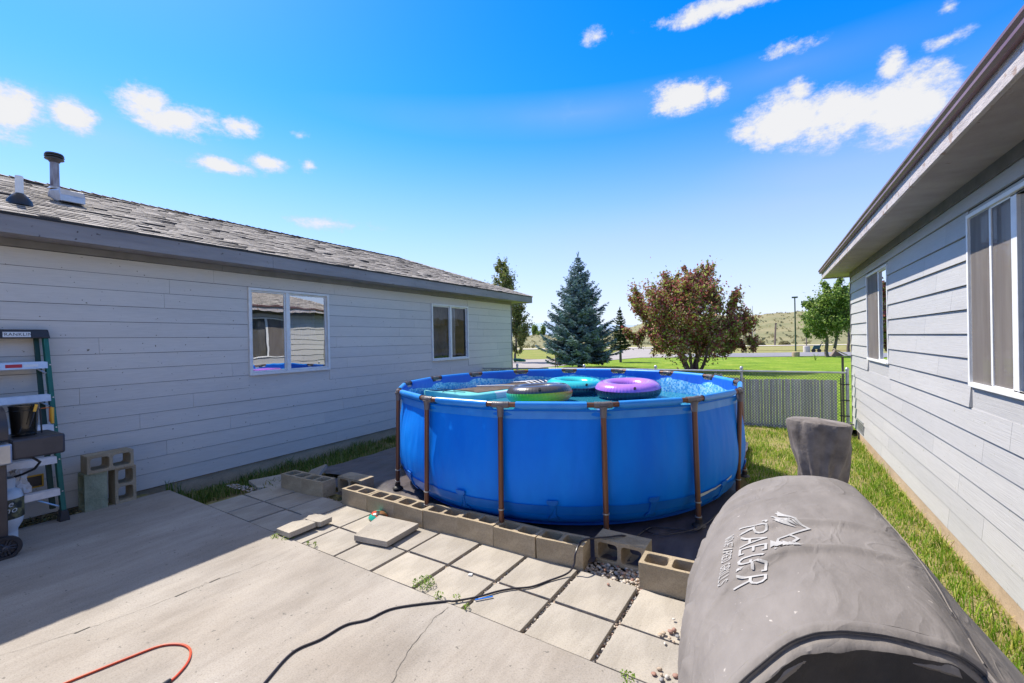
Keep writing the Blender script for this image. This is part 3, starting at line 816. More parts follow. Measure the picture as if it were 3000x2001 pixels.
block((-7.27, 2.245, 0.455 + 0.012 + 0.1085), (PI / 2, 0, PI / 2), 'cinder block lying across the two standing blocks by the house')

# ================================================================== pebbles
def ico():
    t = (1 + 5 ** 0.5) / 2
    v = [(-1, t, 0), (1, t, 0), (-1, -t, 0), (1, -t, 0), (0, -1, t), (0, 1, t), (0, -1, -t), (0, 1, -t), (t, 0, -1), (t, 0, 1), (-t, 0, -1), (-t, 0, 1)]
    f = [(0, 11, 5), (0, 5, 1), (0, 1, 7), (0, 7, 10), (0, 10, 11), (1, 5, 9), (5, 11, 4), (11, 10, 2), (10, 7, 6), (7, 1, 8), (3, 9, 4), (3, 4, 2), (3, 2, 6), (3, 6, 8), (3, 8, 9), (4, 9, 5), (2, 4, 11), (6, 2, 10), (8, 6, 7), (9, 8, 1)]
    v = np.array(v, float); v /= np.linalg.norm(v[0])
    vs = [tuple(p) for p in v]; cache = {}; nf = []
    def mid(a, b):
        k = (min(a, b), max(a, b))
        if k not in cache:
            p = (np.array(vs[a]) + np.array(vs[b])) / 2; p /= np.linalg.norm(p); vs.append(tuple(p)); cache[k] = len(vs) - 1
        return cache[k]
    for a, b, c in f:
        x, y, z = mid(a, b), mid(b, c), mid(c, a)
        nf += [(a, x, z), (b, y, x), (c, z, y), (x, y, z)]
    return np.array(vs), np.array(nf)
IV, IF = ico()
def pebbles(name, P, sizes, m):
    P = np.asarray(P); n = len(P)
    s = np.asarray(sizes)[:, None] * rng.uniform(0.6, 1.2, (n, 3)) * np.array([1, 1, 0.62])
    ang = rng.uniform(0, 2 * PI, n)
    V_ = IV[None] * s[:, None, :] * (1 + rng.uniform(-.14, .14, (n, len(IV), 1)))
    c, s_ = np.cos(ang)[:, None], np.sin(ang)[:, None]
    X = V_[..., 0] * c - V_[..., 1] * s_; Y = V_[..., 0] * s_ + V_[..., 1] * c
    V_ = np.stack([X, Y, V_[..., 2]], -1) + P[:, None, :]
    F_ = IF[None] + (np.arange(n) * len(IV))[:, None, None]
    return np_mesh(name, V_.reshape(-1, 3), F_.reshape(-1, 3), m, smooth=True)
P = []; sz = []
def joint(a, b, w, dens, z=-0.03):
    a = np.array(a); b = np.array(b); L_ = np.linalg.norm(b - a); d = (b - a) / L_; nn_ = np.array([-d[1], d[0]])
    for _ in range(int(L_ * dens)):
        p = a + d * rng.uniform(0, L_) + nn_ * rng.uniform(-w, w)
        P.append((p[0], p[1], z + rng.uniform(-.012, .010))); sz.append(rng.uniform(0.006, 0.013))
for i in range(0, 11):
    wd = 0.012 if i < 5 else 0.018
    joint(gridp(i, 2.53), gridp(i, 3.5), wd, 150 if i < 5 else 190)
joint(gridp(-1, 2.968), gridp(10, 2.968), 0.009, 110)
joint(gridp(-1, 3.49), gridp(10, 3.50), 0.03, 60, -0.02)
for _ in range(420):
    x = rng.uniform(-1.43, -0.90); y = rng.uniform(3.47, 3.86)
    if y < 3.53 - 0.05 * (x + 1.43): continue
    P.append((x, y, -0.03 + 0.03 * (y - 3.47) + rng.uniform(0, .02))); sz.append(rng.uniform(0.010, 0.02))
for _ in range(260):
    x = rng.uniform(-6.9, -5.9); y = 3.53 + rng.uniform(-.06, .08) + 0.03 * (x + 6)
    P.append((x, y, -0.05)); sz.append(rng.uniform(0.008, 0.014))
stuff(pebbles('gravel', P, sz, M_pebble), 'small river pebbles filling the joints between the pavers', 'gravel')
ST = [(-1.15, 3.442, 0), (-0.61, 3.232, 0), (-0.604, 3.084, 1), (-0.585, 3.113, 0), (-0.554, 3.056, 1), (-0.598, 3.013, 0), (-0.567, 2.989, 1), (-0.613, 2.946, 0), (-0.517, 2.993, 0), (-0.5, 2.951, 1), (-0.498, 2.854, 0), (-0.596, 2.699, 0), (-0.576, 2.661, 1), (-0.544, 2.659, 0), (-0.502, 2.692, 1), (-0.617, 2.648, 0), (-0.568, 2.623, 1), (-0.66, 3.02, 0), (-0.64, 3.045, 1)]
SM = [mat('tan stone', (0.36, 0.27, 0.19), (0.5, 0.4, 0.3), 40, .7), mat('grey stone', (0.2, 0.2, 0.21), (0.32, 0.31, 0.31), 40, .7), mat('red stone', (0.26, 0.13, 0.1), (0.4, 0.24, 0.18), 40, .7), mat('pale stone', (0.5, 0.45, 0.4), (0.6, 0.56, 0.5), 40, .7)]
for i_, (x, y, g_) in enumerate(ST):
    o = pebbles('stone', [(0, 0, 0)], [rng.uniform(0.012, 0.021)], SM[(i_ * 7 + i_ // 3) % 4] if i_ else SM[2])
    o.location = (x, y, 0.015)
    tag(o, 'small loose river stone scattered on the pavers beside the covered grill' if (x, y) != (-1.15, 3.442) else 'lone brown stone on the paver in front of the sideways cinder block', 'stone', 'loose stones on the pavers by the grill')

# ================================================================== HOUSES
def siding(mb, X, sgn, y0, y1, z0, z1, pitch, holes, seed):
    rr = random.Random(seed)
    nC = int(math.ceil((z1 - z0) / pitch))
    for c in range(nC):
        za = z0 + c * pitch; zb = min(z1, za + pitch)
        segs = [(y0, y1)]
        for (h0, h1, hz0, hz1) in holes:
            if zb > hz0 + 0.001 and za < hz1 - 0.001:
                ns = []
                for a, b in segs:
                    if h1 <= a or h0 >= b: ns.append((a, b)); continue
                    if a < h0: ns.append((a, h0))
                    if b > h1: ns.append((h1, b))
                segs = ns
        joints = []
        yy = y0 + rr.uniform(0.5, 3.5)
        while yy < y1:
            joints.append(yy); yy += rr.uniform(2.2, 3.8)
        for a, b in segs:
            cuts = [a] + [j for j in joints if a + 0.15 < j < b - 0.15] + [b]
            for p, q in zip(cuts[:-1], cuts[1:]):
                q -= 0.0035
                # clipped pieces above/below holes are full height boards trimmed by the frame
                tb, tt = (0.026, 0.007) if sgn < 0 else (0.014, 0.007)
                ny = 14 if (q - p) > 1.5 else 4
                vs = []; fs = []
                for i in range(ny + 1):
                    y = p + (q - p) * i / ny
                    wv = 0.0035 * fbm(y * 0.6, c * 3.1, seed)
                    vs += [(X, y, za + 0.006 + wv), (X + sgn * (tb + wv), y, za + 0.005 + wv * 0.6), (X + sgn * (tt + wv * .5), y, zb), (X, y, zb)]
                for i in range(ny):
                    o = i * 4; o2 = o + 4
                    for a_, b_ in ((0, 1), (1, 2), (2, 3)):
                        f = (o + a_, o2 + a_, o2 + b_, o + b_)
                        fs.append(f if sgn < 0 else tuple(reversed(f)))
                fs.append((0, 1, 2, 3)); fs.append(tuple(ny * 4 + k for k in (3, 2, 1, 0)))
                mb.add(vs, fs)
                mb.add([(X + sgn * .0015, p, za - 0.004), (X + sgn * .0015, q, za - 0.004), (X + sgn * .0015, q, za + 0.010), (X + sgn * .0015, p, za + 0.010)], [(0, 1, 2, 3)], 1)  # dark strip at the back of each lap groove, shadow put into colour
def roof_shingles(mb, sgn, Xe, ze, slope, run, y0, y1, hip_far, hip_near=None, seed=1, ex=0.125, nearline=0.0):
    rr = random.Random(seed)
    dx = ex / math.sqrt(1 + slope * slope)
    n = int(run / dx)
    for c in range(n):
        d0 = c * dx; d1 = min(run, d0 + dx * 1.15)
        z0 = ze + slope * d0; z1 = ze + slope * d1
        ya = y0; yb = y1 - (d0 if hip_far else 0)
        y = ya - rr.uniform(0, 0.3)
        while y < yb:
            w = rr.uniform(0.14, 0.30); yy0 = max(ya, y); yy1 = min(yb, y + w - 0.005)
            if yy1 - yy0 > 0.02:
                th = rr.uniform(0.006, 0.014) + (0.010 if rr.random() < 0.12 else 0); j = rr.uniform(-.008, .008)
                xa = Xe - sgn * (d0 + j); xb = Xe - sgn * d1
                t2 = 0.003
                yb1 = yy1; 
                ytop = yy1 if not hip_far else min(yy1, y1 - d1)
                ytop = max(ytop, yy0 + .001)
                vs = [(xa, yy0, z0 + j * slope), (xa, yb1, z0 + j * slope), (xa, yb1, z0 + th + rr.uniform(0, .004)), (xa, yy0, z0 + th), (xb, yy0, z1 + t2), (xb, ytop, z1 + t2), (xb, ytop, z1 - .005), (xb, yy0, z1 - .005)]
                fs = [(0, 1, 2, 3), (3, 2, 5, 4), (1, 6, 5, 2), (0, 3, 4, 7)]
                if sgn < 0: fs = [tuple(reversed(f)) for f in fs]
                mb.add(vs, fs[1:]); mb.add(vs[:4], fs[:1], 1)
            y += w
def slab_z(mb, x0, x1, y0, y1, z0, z1, m=0): mb.box(min(x0, x1), max(x0, x1), y0, y1, z0, z1, m)
def window(parent, X, sgn, y0, y1, z0, z1, mulls, glassm, curtains, seed):
    """X = wall face, sgn = outward direction"""
    fr = MB(); t = 0.045 if sgn > 0 else 0.034; out = 0.042 if sgn > 0 else 0.026
    a = lambda u: X + sgn * u
    def bx(u0, u1, ya, yb, za, zb, mbb=fr): mbb.box(min(a(u0), a(u1)), max(a(u0), a(u1)), ya, yb, za, zb)
    bx(-0.06, out, y0, y0 + t, z0, z1); bx(-0.06, out, y1 - t, y1, z0, z1)
    bx(-0.06, out - .001, y0 + t, y1 - t, z1 - t, z1); bx(-0.06, out + 0.012, y0 + t, y1 - t, z0, z0 + t)
    for mpos, mw in mulls: bx(-0.045, out - (0.012 if sgn > 0 else 0.02), mpos - mw / 2, mpos + mw / 2, z0 + t, z1 - t)
    w = fr.build('window', M_white, parent, bevel=0.004)
    # inner sash and track
    s = MB(); edges = [y0 + t] + [m_[0] for m_ in mulls] + [y1 - t]
    for i in range(len(edges) - 1):
        ya = edges[i] + (0 if i == 0 else mulls[i - 1][1] / 2); yb = edges[i + 1] - (mulls[i][1] / 2 if i < len(mulls) else 0)
        u0, u1 = (-0.04, 0.006) if i % 2 == 0 else (-0.05, -0.012)
        sw = 0.028 if sgn > 0 else 0.016
        bx(u0, u1, ya, ya + sw, z0 + t, z1 - t, s); bx(u0, u1, yb - sw, yb, z0 + t, z1 - t, s)
        bx(u0, u1, ya + sw, yb - sw, z1 - t - sw, z1 - t, s); bx(u0, u1, ya + sw, yb - sw, z0 + t, z0 + t + sw, s)
        g = MB(); uu = (u0 + u1) / 2
        dl = 0.012 if seed == 1 else 0.0
        g.quad((a(uu - dl), ya + sw, z0 + t + sw), (a(uu + dl), yb - sw, z0 + t + sw), (a(uu + dl), yb - sw, z1 - t - sw), (a(uu - dl), ya + sw, z1 - t - sw))
        g.build('pane', glassm, w)
    s.build('sash', M_white, w, bevel=0.003)
    # reveal + room
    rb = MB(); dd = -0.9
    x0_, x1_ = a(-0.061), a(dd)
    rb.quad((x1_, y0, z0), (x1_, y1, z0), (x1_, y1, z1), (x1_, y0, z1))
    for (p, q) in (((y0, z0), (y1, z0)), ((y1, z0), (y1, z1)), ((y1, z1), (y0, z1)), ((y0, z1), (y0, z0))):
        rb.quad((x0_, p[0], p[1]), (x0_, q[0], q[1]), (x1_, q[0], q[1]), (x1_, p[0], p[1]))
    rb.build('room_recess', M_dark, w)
    for (ca, cb_, zb_, m_, amp, fr_, uo) in curtains:
        c = MB(); n = max(6, int((cb_ - ca) / 0.02)); vs = []
        for i in range(n + 1):
            y = ca + (cb_ - ca) * i / n
            u = uo + amp * math.sin(y * fr_ + seed) + amp * 0.4 * math.sin(y * fr_ * 2.7)
            for k_ in range(7):
                z = z1 - 0.02 - (z1 - 0.02 - zb_) * k_ / 6
                vs.append((a(u * (1 + .1 * math.sin(k_ + i * .3))), y + 0.012 * math.sin(k_ * 1.3 + i * .7) * k_ / 6, z))
        fs = [(i * 7 + k_, (i + 1) * 7 + k_, (i + 1) * 7 + k_ + 1, i * 7 + k_ + 1) for i in range(n) for k_ in range(6)]
        c.add(vs, fs); c.build('curtain', m_, w, smooth=True)
    return w
def house(name, label, X, sgn, y_near, y_far, zb, zt, overhang, ovf, eave_z, slope, run, holes, sidm, trimm, friezem, fz, seed, soff_z, found_z):
    """sgn = +1: the visible wall faces +X"""
    H = thing(name, label, 'house', (X - sgn * 2.6, (y_near + y_far) / 2, 0))
    depth = 2 * run - 2 * overhang
    Xe = X + sgn * overhang
    # wall core with openings
    c = MB(); xi = X - sgn * 0.06
    def piece(ya, yb, za, zc): slab_z(c, xi, X - sgn * 0.0005, ya, yb, za, zc)
    hs_ = sorted(holes); y = y_near
    for (h0, h1, a0, a1) in hs_:
        piece(y, h0, zb, zt); piece(h0, h1, zb, a0); piece(h0, h1, a1, zt); y = h1
    piece(y, y_far, zb, zt)
    xb_ = X - sgn * depth
    slab_z(c, xb_, xi - sgn * 0.01, y_far - 0.06, y_far - 0.0005, zb, zt)
    slab_z(c, xb_, xi - sgn * 0.01, y_near, y_near + 0.06, zb, zt)
    slab_z(c, xb_, xb_ + sgn * 0.06, y_near + .07, y_far - .07, zb, zt)
    c.build('wall', sidm, H)
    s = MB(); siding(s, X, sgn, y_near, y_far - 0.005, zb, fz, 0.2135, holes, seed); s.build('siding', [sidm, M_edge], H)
    t = MB(); slab_z(t, X + sgn * 0.001, X + sgn * 0.028, y_far - 0.004, y_far + 0.026, zb - 0.01, fz)
    slab_z(t, X - sgn * 0.09, X + sgn * 0.0005, y_far + 0.001, y_far + 0.026, zb - 0.01, fz); t.build('corner_trim', trimm, H)
    f = MB(); slab_z(f, X - sgn * 0.3, X - sgn * 0.02, y_near, y_far - 0.02, found_z, zb + 0.02)
    slab_z(f, xb_ + sgn * .1, X - sgn * 0.31, y_far - 0.3, y_far - 0.02, found_z, zb + 0.02); f.build('foundation', M_found, H)
    fr = MB(); yy = y_near; rr = random.Random(seed)
    while yy < y_far + 0.03:
        y2 = min(y_far + 0.03, yy + rr.uniform(2.6, 4)); slab_z(fr, X + sgn * 0.0, X + sgn * 0.03, yy, y2 - 0.004, fz, soff_z - 0.001); yy = y2
    fr.build('frieze_board', friezem, H)
    yf = y_far + ovf
    # soffit panels
    so = MB(); yy = y_near - .6
    while yy < yf - 0.03:
        y2 = min(yf - 0.03, yy + 2.44)
        slab_z(so, X - sgn * 0.02, Xe - sgn * 0.03, yy, y2 - 0.006, soff_z + rr.uniform(0, .003), soff_z + 0.012); yy = y2
    slab_z(so, X - sgn * 0.025, X - sgn * (run - overhang), y_far + .03, yf - 0.03, soff_z, soff_z + 0.012)
    so.build('soffit', M_soffit if sgn < 0 else M_frieze if False else M_soffit, H)
    # fascia
    fa = MB(); ftop = eave_z - 0.02; yy = y_near - .6
    while yy < yf:
        y2 = min(yf, yy + rr.uniform(3.2, 4.6))
        slab_z(fa, Xe - sgn * 0.028, Xe + sgn * rr.uniform(0, .004), yy, y2 - (0.003 if y2 < yf else 0), soff_z - 0.02, ftop); yy = y2
    slab_z(fa, Xe - sgn * 0.03, X - sgn * (run - overhang) * 1.9, yf - 0.028, yf - 0.002, soff_z - 0.02, ftop)
    fa.build('fascia', trimm if sgn > 0 else M_trimlight, H, bevel=0.003)
    de = MB(); slab_z(de, Xe - sgn * 0.05, Xe + sgn * 0.018, y_near - .6, yf + 0.018, ftop + 0.001, eave_z - 0.002)
    slab_z(de, Xe - sgn * 0.06, X - sgn * (run - overhang) * 1.9, yf - 0.03, yf + 0.018, ftop + 0.001, eave_z - 0.004)
    de.build('drip_edge', M_edge, H)
    # roof deck
    yn = y_near - 0.6
    Xr = Xe - sgn * run; zr = eave_z + slope * run; Xb = Xe - sgn * 2 * run
    yh = yf - run
    d = MB()
    A = (Xe, yn, eave_z); B = (Xe, yf, eave_z); Rn = (Xr, yn, zr); Rf = (Xr, yh, zr); C_ = (Xb, yn, eave_z); D = (Xb, yf, eave_z)
    low = -0.004
    L3 = lambda p: (p[0], p[1], p[2] + low)
    d.add([L3(p) for p in (A, B, Rf, Rn, C_, D)], [(0, 1, 2, 3), (3, 2, 5, 4), (1, 5, 2), (0, 3, 4)])
    ro = d.build('roof', M_shingle, H)
    sh = MB(); roof_shingles(sh, sgn, Xe + sgn * 0.02, eave_z, slope, run, yn, yf, True, seed=seed)
    # hip face: courses running along X
    ex = 0.125; dx = ex / math.sqrt(1 + slope * slope)
    for c_ in range(int(run / dx)):
        d0 = c_ * dx; d1 = min(run, d0 + dx * 1.1); xx = d0
        while xx < 2 * run - d0:
            w = rr.uniform(.15, .3); xe = min(xx + w, 2 * run - d0)
            th = rr.uniform(.007, .018)
            x0_, x1_ = Xe - sgn * xx, Xe - sgn * xe
            xt0 = Xe - sgn * max(xx, d1); xt1 = Xe - sgn * min(xe, 2 * run - d1)
            vs = [(x0_, yf + .02 - d0, eave_z + slope * d0), (x1_, yf + .02 - d0, eave_z + slope * d0), (x1_, yf + .02 - d0, eave_z + slope * d0 + th), (x0_, yf + .02 - d0, eave_z + slope * d0 + th), (xt1, yf + .02 - d1, eave_z + slope * d1 + .003), (xt0, yf + .02 - d1, eave_z + slope * d1 + .003)]
            fs = [(0, 1, 2, 3), (3, 2, 4, 5)]
            sh.add(vs, fs); xx = xe
    # hip and ridge caps
    for (p, q) in ((Vector(B), Vector(Rf)), (Vector(Rn), Vector(Rf)), (Vector(D), Vector(Rf))):
        n = int((q - p).length / 0.14)
        dirn = (q - p).normalized(); side = dirn.cross(Vector((0, 0, 1))).normalized()
        for i in range(n):
            a_ = p.lerp(q, i / n); b_ = p.lerp(q, min(1, (i + 1.25) / n)); w = 0.13
            h0, h1 = 0.03 + rr.uniform(0, .01), 0.015
            dn = Vector((0, 0, -0.045))
            sh.add([a_ - side * w + dn + Vector((0, 0, h0)), a_ + Vector((0, 0, h0)), a_ + side * w + dn + Vector((0, 0, h0)), b_ - side * w + dn + Vector((0, 0, h1)), b_ + Vector((0, 0, h1)), b_ + side * w + dn + Vector((0, 0, h1))], [(0, 1, 4, 3), (1, 2, 5, 4)])
    sh.build('shingles', [M_shingle, M_shedge], ro)
    return H, Xe, ro
holesL = [(4.22, 5.80, 1.484, 2.984), (8.91, 10.53, 1.484, 3.0), (-3.0, -1.4, 1.484, 2.984)]
HL, XeL, roofL = house('grey_house', 'long grey clapboard house in shade on the left with grey shingle roof', XL, 1, -7.0, 13.05, 0.0, 3.40, 0.48, 0.69, 3.5, 0.387, 3.14, holesL, M_sidL, M_trim, M_friezeL, 3.21, 5, 3.30, -0.6)
wL1 = window(HL, XL, 1, 4.22, 5.80, 1.484, 2.984, [(4.93, 0.075)], M_glassL, [(5.0, 5.72, 2.1, M_curtblue, 0.02, 45, -0.3), (4.30, 4.9, 1.6, M_dark, 0.01, 30, -.45)], 1)
wL2 = window(HL, XL, 1, 8.91, 10.53, 1.484, 3.0, [(9.72, 0.07)], M_glassR, [(9.85, 10.1, 1.6, M_curt, 0.02, 50, -0.12), (8.95, 10.5, 2.45, M_screen, 0.01, 20, -0.3), (8.95, 10.5, 1.55, M_curtblue, 0.004, 30, -0.7)], 2)
window(HL, XL, 1, -3.0, -1.4, 1.484, 2.984, [(-2.2, 0.07)], M_glassL, [], 3)
holesR = [(8.32, 9.90, 1.53, 3.005), (2.1, 5.32, 1.52, 3.0)]
HR, XeR, roofR = house('blue_grey_house', 'blue grey clapboard house on the right in sun with peeling fascia and brown gutter', XR, -1, -7.0, 11.63, 0.05, 3.35, 0.45, 0.75, 3.44, 0.387, 3.5, holesR, M_sidR, M_trim, M_frieze, 3.17, 9, 3.27, -0.6)
wR1 = window(HR, XR, -1, 8.32, 9.90, 1.53, 3.005, [(9.02, 0.06)], M_glassR, [(9.1, 9.85, 1.55, M_curtblue, 0.02, 40, -0.25), (8.35, 9.0, 1.55, M_screen, 0.002, 30, -0.065)], 4)
wR2 = window(HR, XR, -1, 2.1, 5.32, 1.52, 3.0, [(4.52, 0.07), (2.9, 0.07)], M_glassR, [(4.56, 5.29, 1.54, M_screen, 0.003, 30, -0.07), (2.95, 4.48, 1.54, M_curt, 0.02, 38, -0.16)], 5)
mb = MB(); mb.box(XR - 0.012, XR + 0.002, 4.86, 4.895, 1.57, 2.95); mb.build('meeting_rail', M_white, wR2)
def screen_mat():
    m, t, b = new_mat('brown insect screen')
    b.inputs['Base Color'].default_value = (0.20, 0.175, 0.155, 1); b.inputs['Roughness'].default_value = 0.7; b.inputs['Specular IOR Level'].default_value = 0.1
    n1 = noise_node(t, 2.0, 5, 0.6, (1, 3, .4)); r1 = ramp(t, n1.outputs['Fac'], [(0.3, (0.15, 0.13, 0.12)), (0.7, (0.24, 0.215, 0.195))]); t.links.new(r1.outputs[0], b.inputs['Base Color'])
    tr = n_(t, 'ShaderNodeBsdfTransparent'); mx = n_(t, 'ShaderNodeMixShader'); mx.inputs[0].default_value = 0.78
    t.links.new(tr.outputs[0], mx.inputs[1]); t.links.new(b.outputs[0], mx.inputs[2]); t.links.new(mx.outputs[0], t.nodes['Material Output'].inputs[0])
    return m
M_ins = screen_mat()
mb = MB(); mb.quad((XR - .008, 4.90, 1.56), (XR - .008, 5.28, 1.56), (XR - .008, 5.28, 2.96), (XR - .008, 4.90, 2.96)); mb.build('insect_screen', M_ins, wR2)
mb = MB(); mb.quad((XR - .004, 4.56, 1.56), (XR - .004, 4.86, 1.56), (XR - .004, 4.86, 2.96), (XR - .004, 4.56, 2.96)); mb.build('insect_screen', M_ins, wR2)
mb = MB(); mb.quad((XR - .008, 9.06, 1.57), (XR - .008, 9.86, 1.57), (XR - .008, 9.86, 2.97), (XR - .008, 9.06, 2.97)); mb.build('insect_screen', M_ins, wR1)
# gutter
g = MB()
prof = [(0.0, 0.10), (0.0, 0.0), (0.05, -0.005), (0.075, 0.02), (0.075, 0.05), (0.10, 0.075), (0.10, 0.10), (0.088, 0.10), (0.088, 0.08), (0.06, 0.05), (0.06, 0.025), (0.045, 0.012), (0.012, 0.012), (0.012, 0.10)]
y0g, y1g = -7.5, 12.35
vs = [(XeR - 0.006 - u * 0.6, y, 3.375 + v * 0.72) for y in (y0g, y1g) for u, v in prof]
n = len(prof)
g.add(vs, [(i, (i + 1) % n, (i + 1) % n + n, i + n) for i in range(n)] + [tuple(range(n)), tuple(reversed(range(n, 2 * n)))])
g.build('gutter', M_gutter, HR)
# roof furniture on the left house
mb = MB(); mb.lathe([(0.036, 0), (0.036, 0.36), (0.03, 0.36), (0.03, 0.1)], 16, (-7.80, 1.644, 3.74)); mb.build('vent_pipe', M_white, HL, smooth=True)
mb = MB(); mb.lathe([(0.12, -0.06), (0.11, 0.0), (0.07, 0.06), (0.042, 0.09)], 16, (-7.80, 1.644, 3.80)); mb.build('pipe_boot', M_black, HL, smooth=True)
fx, fy = -8.98, 2.25
mb = MB(); mb.lathe([(0.052, 0), (0.05, 0.5)], 20, (fx, fy, 4.23)); fl = mb.build('flue', M_rust, HL, smooth=True)
mb = MB(); mb.lathe([(0.052, 4.72), (0.07, 4.75), (0.105, 4.765), (0.106, 4.775), (0.075, 4.785), (0.075, 4.79), (0.108, 4.80), (0.108, 4.808), (0.08, 4.815), (0.08, 4.82), (0.106, 4.828), (0.095, 4.85), (0.03, 4.862)], 24, (fx, fy, 0)); mb.build('flue_cap', M_char, fl, smooth=True)
mb = MB(); mb.lathe([(0.085, 4.33), (0.052, 4.37)], 20, (fx, fy, 0)); mb.build('storm_collar', M_galv, fl, smooth=True)
mb = MB()
cx_, cy_ = -8.62, 2.30
hexp = [(0.17, 4.06), (0.17, 4.15), (0.12, 4.235), (-0.3, 4.30), (-0.36, 4.26), (-0.36, 4.12)]
vs = [(cx_ + u, cy_ + s_, z) for s_ in (-0.13, 0.13) for u, z in hexp]
mb.add(vs, [tuple(range(6)), tuple(reversed(range(6, 12)))] + [(i + 6, (i + 1) % 6 + 6, (i + 1) % 6, i) for i in range(6)])
mb.build('flue_housing', M_galv, HL, bevel=0.01)
# small things fixed to the right house
mb = MB(); x = XR - 0.02; y0v, y1v, z0v, z1v = 10.37, 10.98, 0.09, 0.32
mb.box(x - .012, x, y0v, y0v + .03, z0v, z1v); mb.box(x - .012, x, y1v - .03, y1v, z0v, z1v); mb.box(x - .012, x, y0v, y1v, z1v - .02, z1v - .0005); mb.box(x - .012, x, y0v, y1v, z0v + .0005, z0v + .02)
v = mb.build('crawl_vent', M_galv, HR)
mb = MB(); mb.box(x - .002, x + .004, y0v + .02, y1v - .02, z0v + .01, z1v - .01)
mb.build('vent_opening', M_black, v)
mb = MB()
for i in range(6): mb.box(x - .010, x - .003, y0v + .03, y1v - .03, z0v + .028 + i * .031, z0v + .04 + i * .031)
mb.build('louvre', M_galv, v)
mb = MB(); mb.tube([(XR, 12.0 - .55, .10), (XR - .1, 12.0 - .55, .10), (XR - .12, 12.0 - .55, .06)], 0.016, 8); mb.lathe([(0.035, 0), (0.035, 0.012)], 10, (XR - .08, 11.45, .14)); mb.build('garden_tap', M_rust, HR, smooth=True)

# ================================================================== POOL
PC = Vector((-2.697, 6.151, 0)); PR = 2.43; RZ = 1.356; BZ = 0.10
NJ = 15; PH = 230.63
pool = thing('frame_pool', 'round blue above ground frame pool with brown steel legs and blue mosaic liner', 'swimming pool', (PC.x, PC.y, BZ))
def pp(ang, r, z): return Vector((PC.x + r * math.cos(rad(ang)), PC.y + r * math.sin(rad(ang)), z))
def poly_r(ang, rj):       # radius of the straight chords between joints
    a = ((ang - PH) % 24.0) - 12.0
    return rj * math.cos(rad(12)) / math.cos(rad(a))
NT = 720
def dip(ang):
    a = ((ang - PH + 12) % 24.0) - 12.0    # 0 at joint
    return 0.055 * (1 - sst(2.6, 4.0, abs(a)))
prof_o = [(1.0, -0.035), (0.97, -0.034), (0.90, -0.032), (0.8, -0.024), (0.7, -0.010), (0.6, 0.002), (0.5, 0.010), (0.42, 0.012), (0.34, 0.006), (0.27, -0.006), (0.20, -0.026), (0.14, -0.055), (0.09, -0.10), (0.05, -0.155), (0.02, -0.22), (0.0, -0.30)]
def wall_r(ang, k, off):
    pr_ = poly_r(ang, PR); cr = PR
    t = sst(0.55, 1.0, k)
    base = pr_ * t + (PR * 0.992) * (1 - t)
    a = abs(((ang - PH + 12) % 24.0) - 12.0)
    pin = -0.018 * math.exp(-(a / 2.2) ** 2) * (1 if k < .93 else 0)
    w = 0.006 * fbm(ang * 0.45, k * 3) * (1 if k < .95 else 0) + 0.006 * fbm(ang * 0.06, k * 2.0, 5)
    return base + off + pin + w
def wall_surface(prof, inner=False):
    vs = []; uvs = []
    for k_, (k, off) in enumerate(prof):
        for i in range(NT):
            ang = 360.0 * i / NT
            z = BZ + (RZ - BZ) * k
            if k > 0.9: z -= dip(ang) * (k - 0.9) / 0.1
            elif k > .85 and inner: z -= dip(ang) * (k - 0.85) * 3
            r = wall_r(ang, k, off)
            vs.append((PC.x + r * math.cos(rad(ang)), PC.y + r * math.sin(rad(ang)), z)); uvs.append((rad(ang) * PR, z - BZ - 0.03 * (dip(ang) / 0.055) * (1 if inner else 0) + (.02 * math.sin(rad(ang * 15 - PH * 15 )))))
    fs = [(j * NT + i, j * NT + (i + 1) % NT, (j + 1) * NT + (i + 1) % NT, (j + 1) * NT + i) for j in range(len(prof) - 1) for i in range(NT)]
    return vs, fs, uvs
def finer(prof, n):
    out = []
    for (a, b) in zip(prof[:-1], prof[1:]):
        for j in range(n): out.append((a[0] + (b[0] - a[0]) * j / n, a[1] + (b[1] - a[1]) * j / n))
    out.append(prof[-1]); return out
vs, fs, _ = wall_surface(finer(prof_o, 2))
w_ = np_mesh('pool_wall', vs, [f[::-1] for f in fs], M_poolblue, pool, smooth=True)
vs, fs, uvs = wall_surface([(k, o - 0.014) for k, o in finer(prof_o, 2)], True)
liner_o = np_mesh('liner', vs, fs, M_liner, pool, smooth=True)
uvl = liner_o.data.uv_layers.new(name='UVMap')
li = np.zeros(len(liner_o.data.loops), dtype=np.int32); liner_o.data.loops.foreach_get('vertex_index', li)
uva = np.array(uvs, dtype=np.float32)[li]
# fix the seam
uva = uva.reshape(-1, 4, 2); mx = uva[:, :, 0].max(1, keepdims=True); mask = (mx - uva[:, :, 0]) > 5; uva[:, :, 0][mask] += 2 * PI * PR
uvl.data.foreach_set('uv', uva.ravel())
mb = MB(); mb.add([(PC.x + 2.2 * math.cos(2 * PI * i / 64), PC.y + 2.2 * math.sin(2 * PI * i / 64), BZ + 0.006) for i in range(64)], [tuple(range(64))])
mb.build('pool_floor', M_poolsleeve, pool)
# water surface
mb = MB(); wr = [wall_r(360 * i / 180, 0.74, -0.035) for i in range(180)]
mb.add([(PC.x + wr[i] * math.cos(2 * PI * i / 180), PC.y + wr[i] * math.sin(2 * PI * i / 180), 1.02) for i in range(180)], [tuple(range(180))])
struct(mb.build('water', M_water))
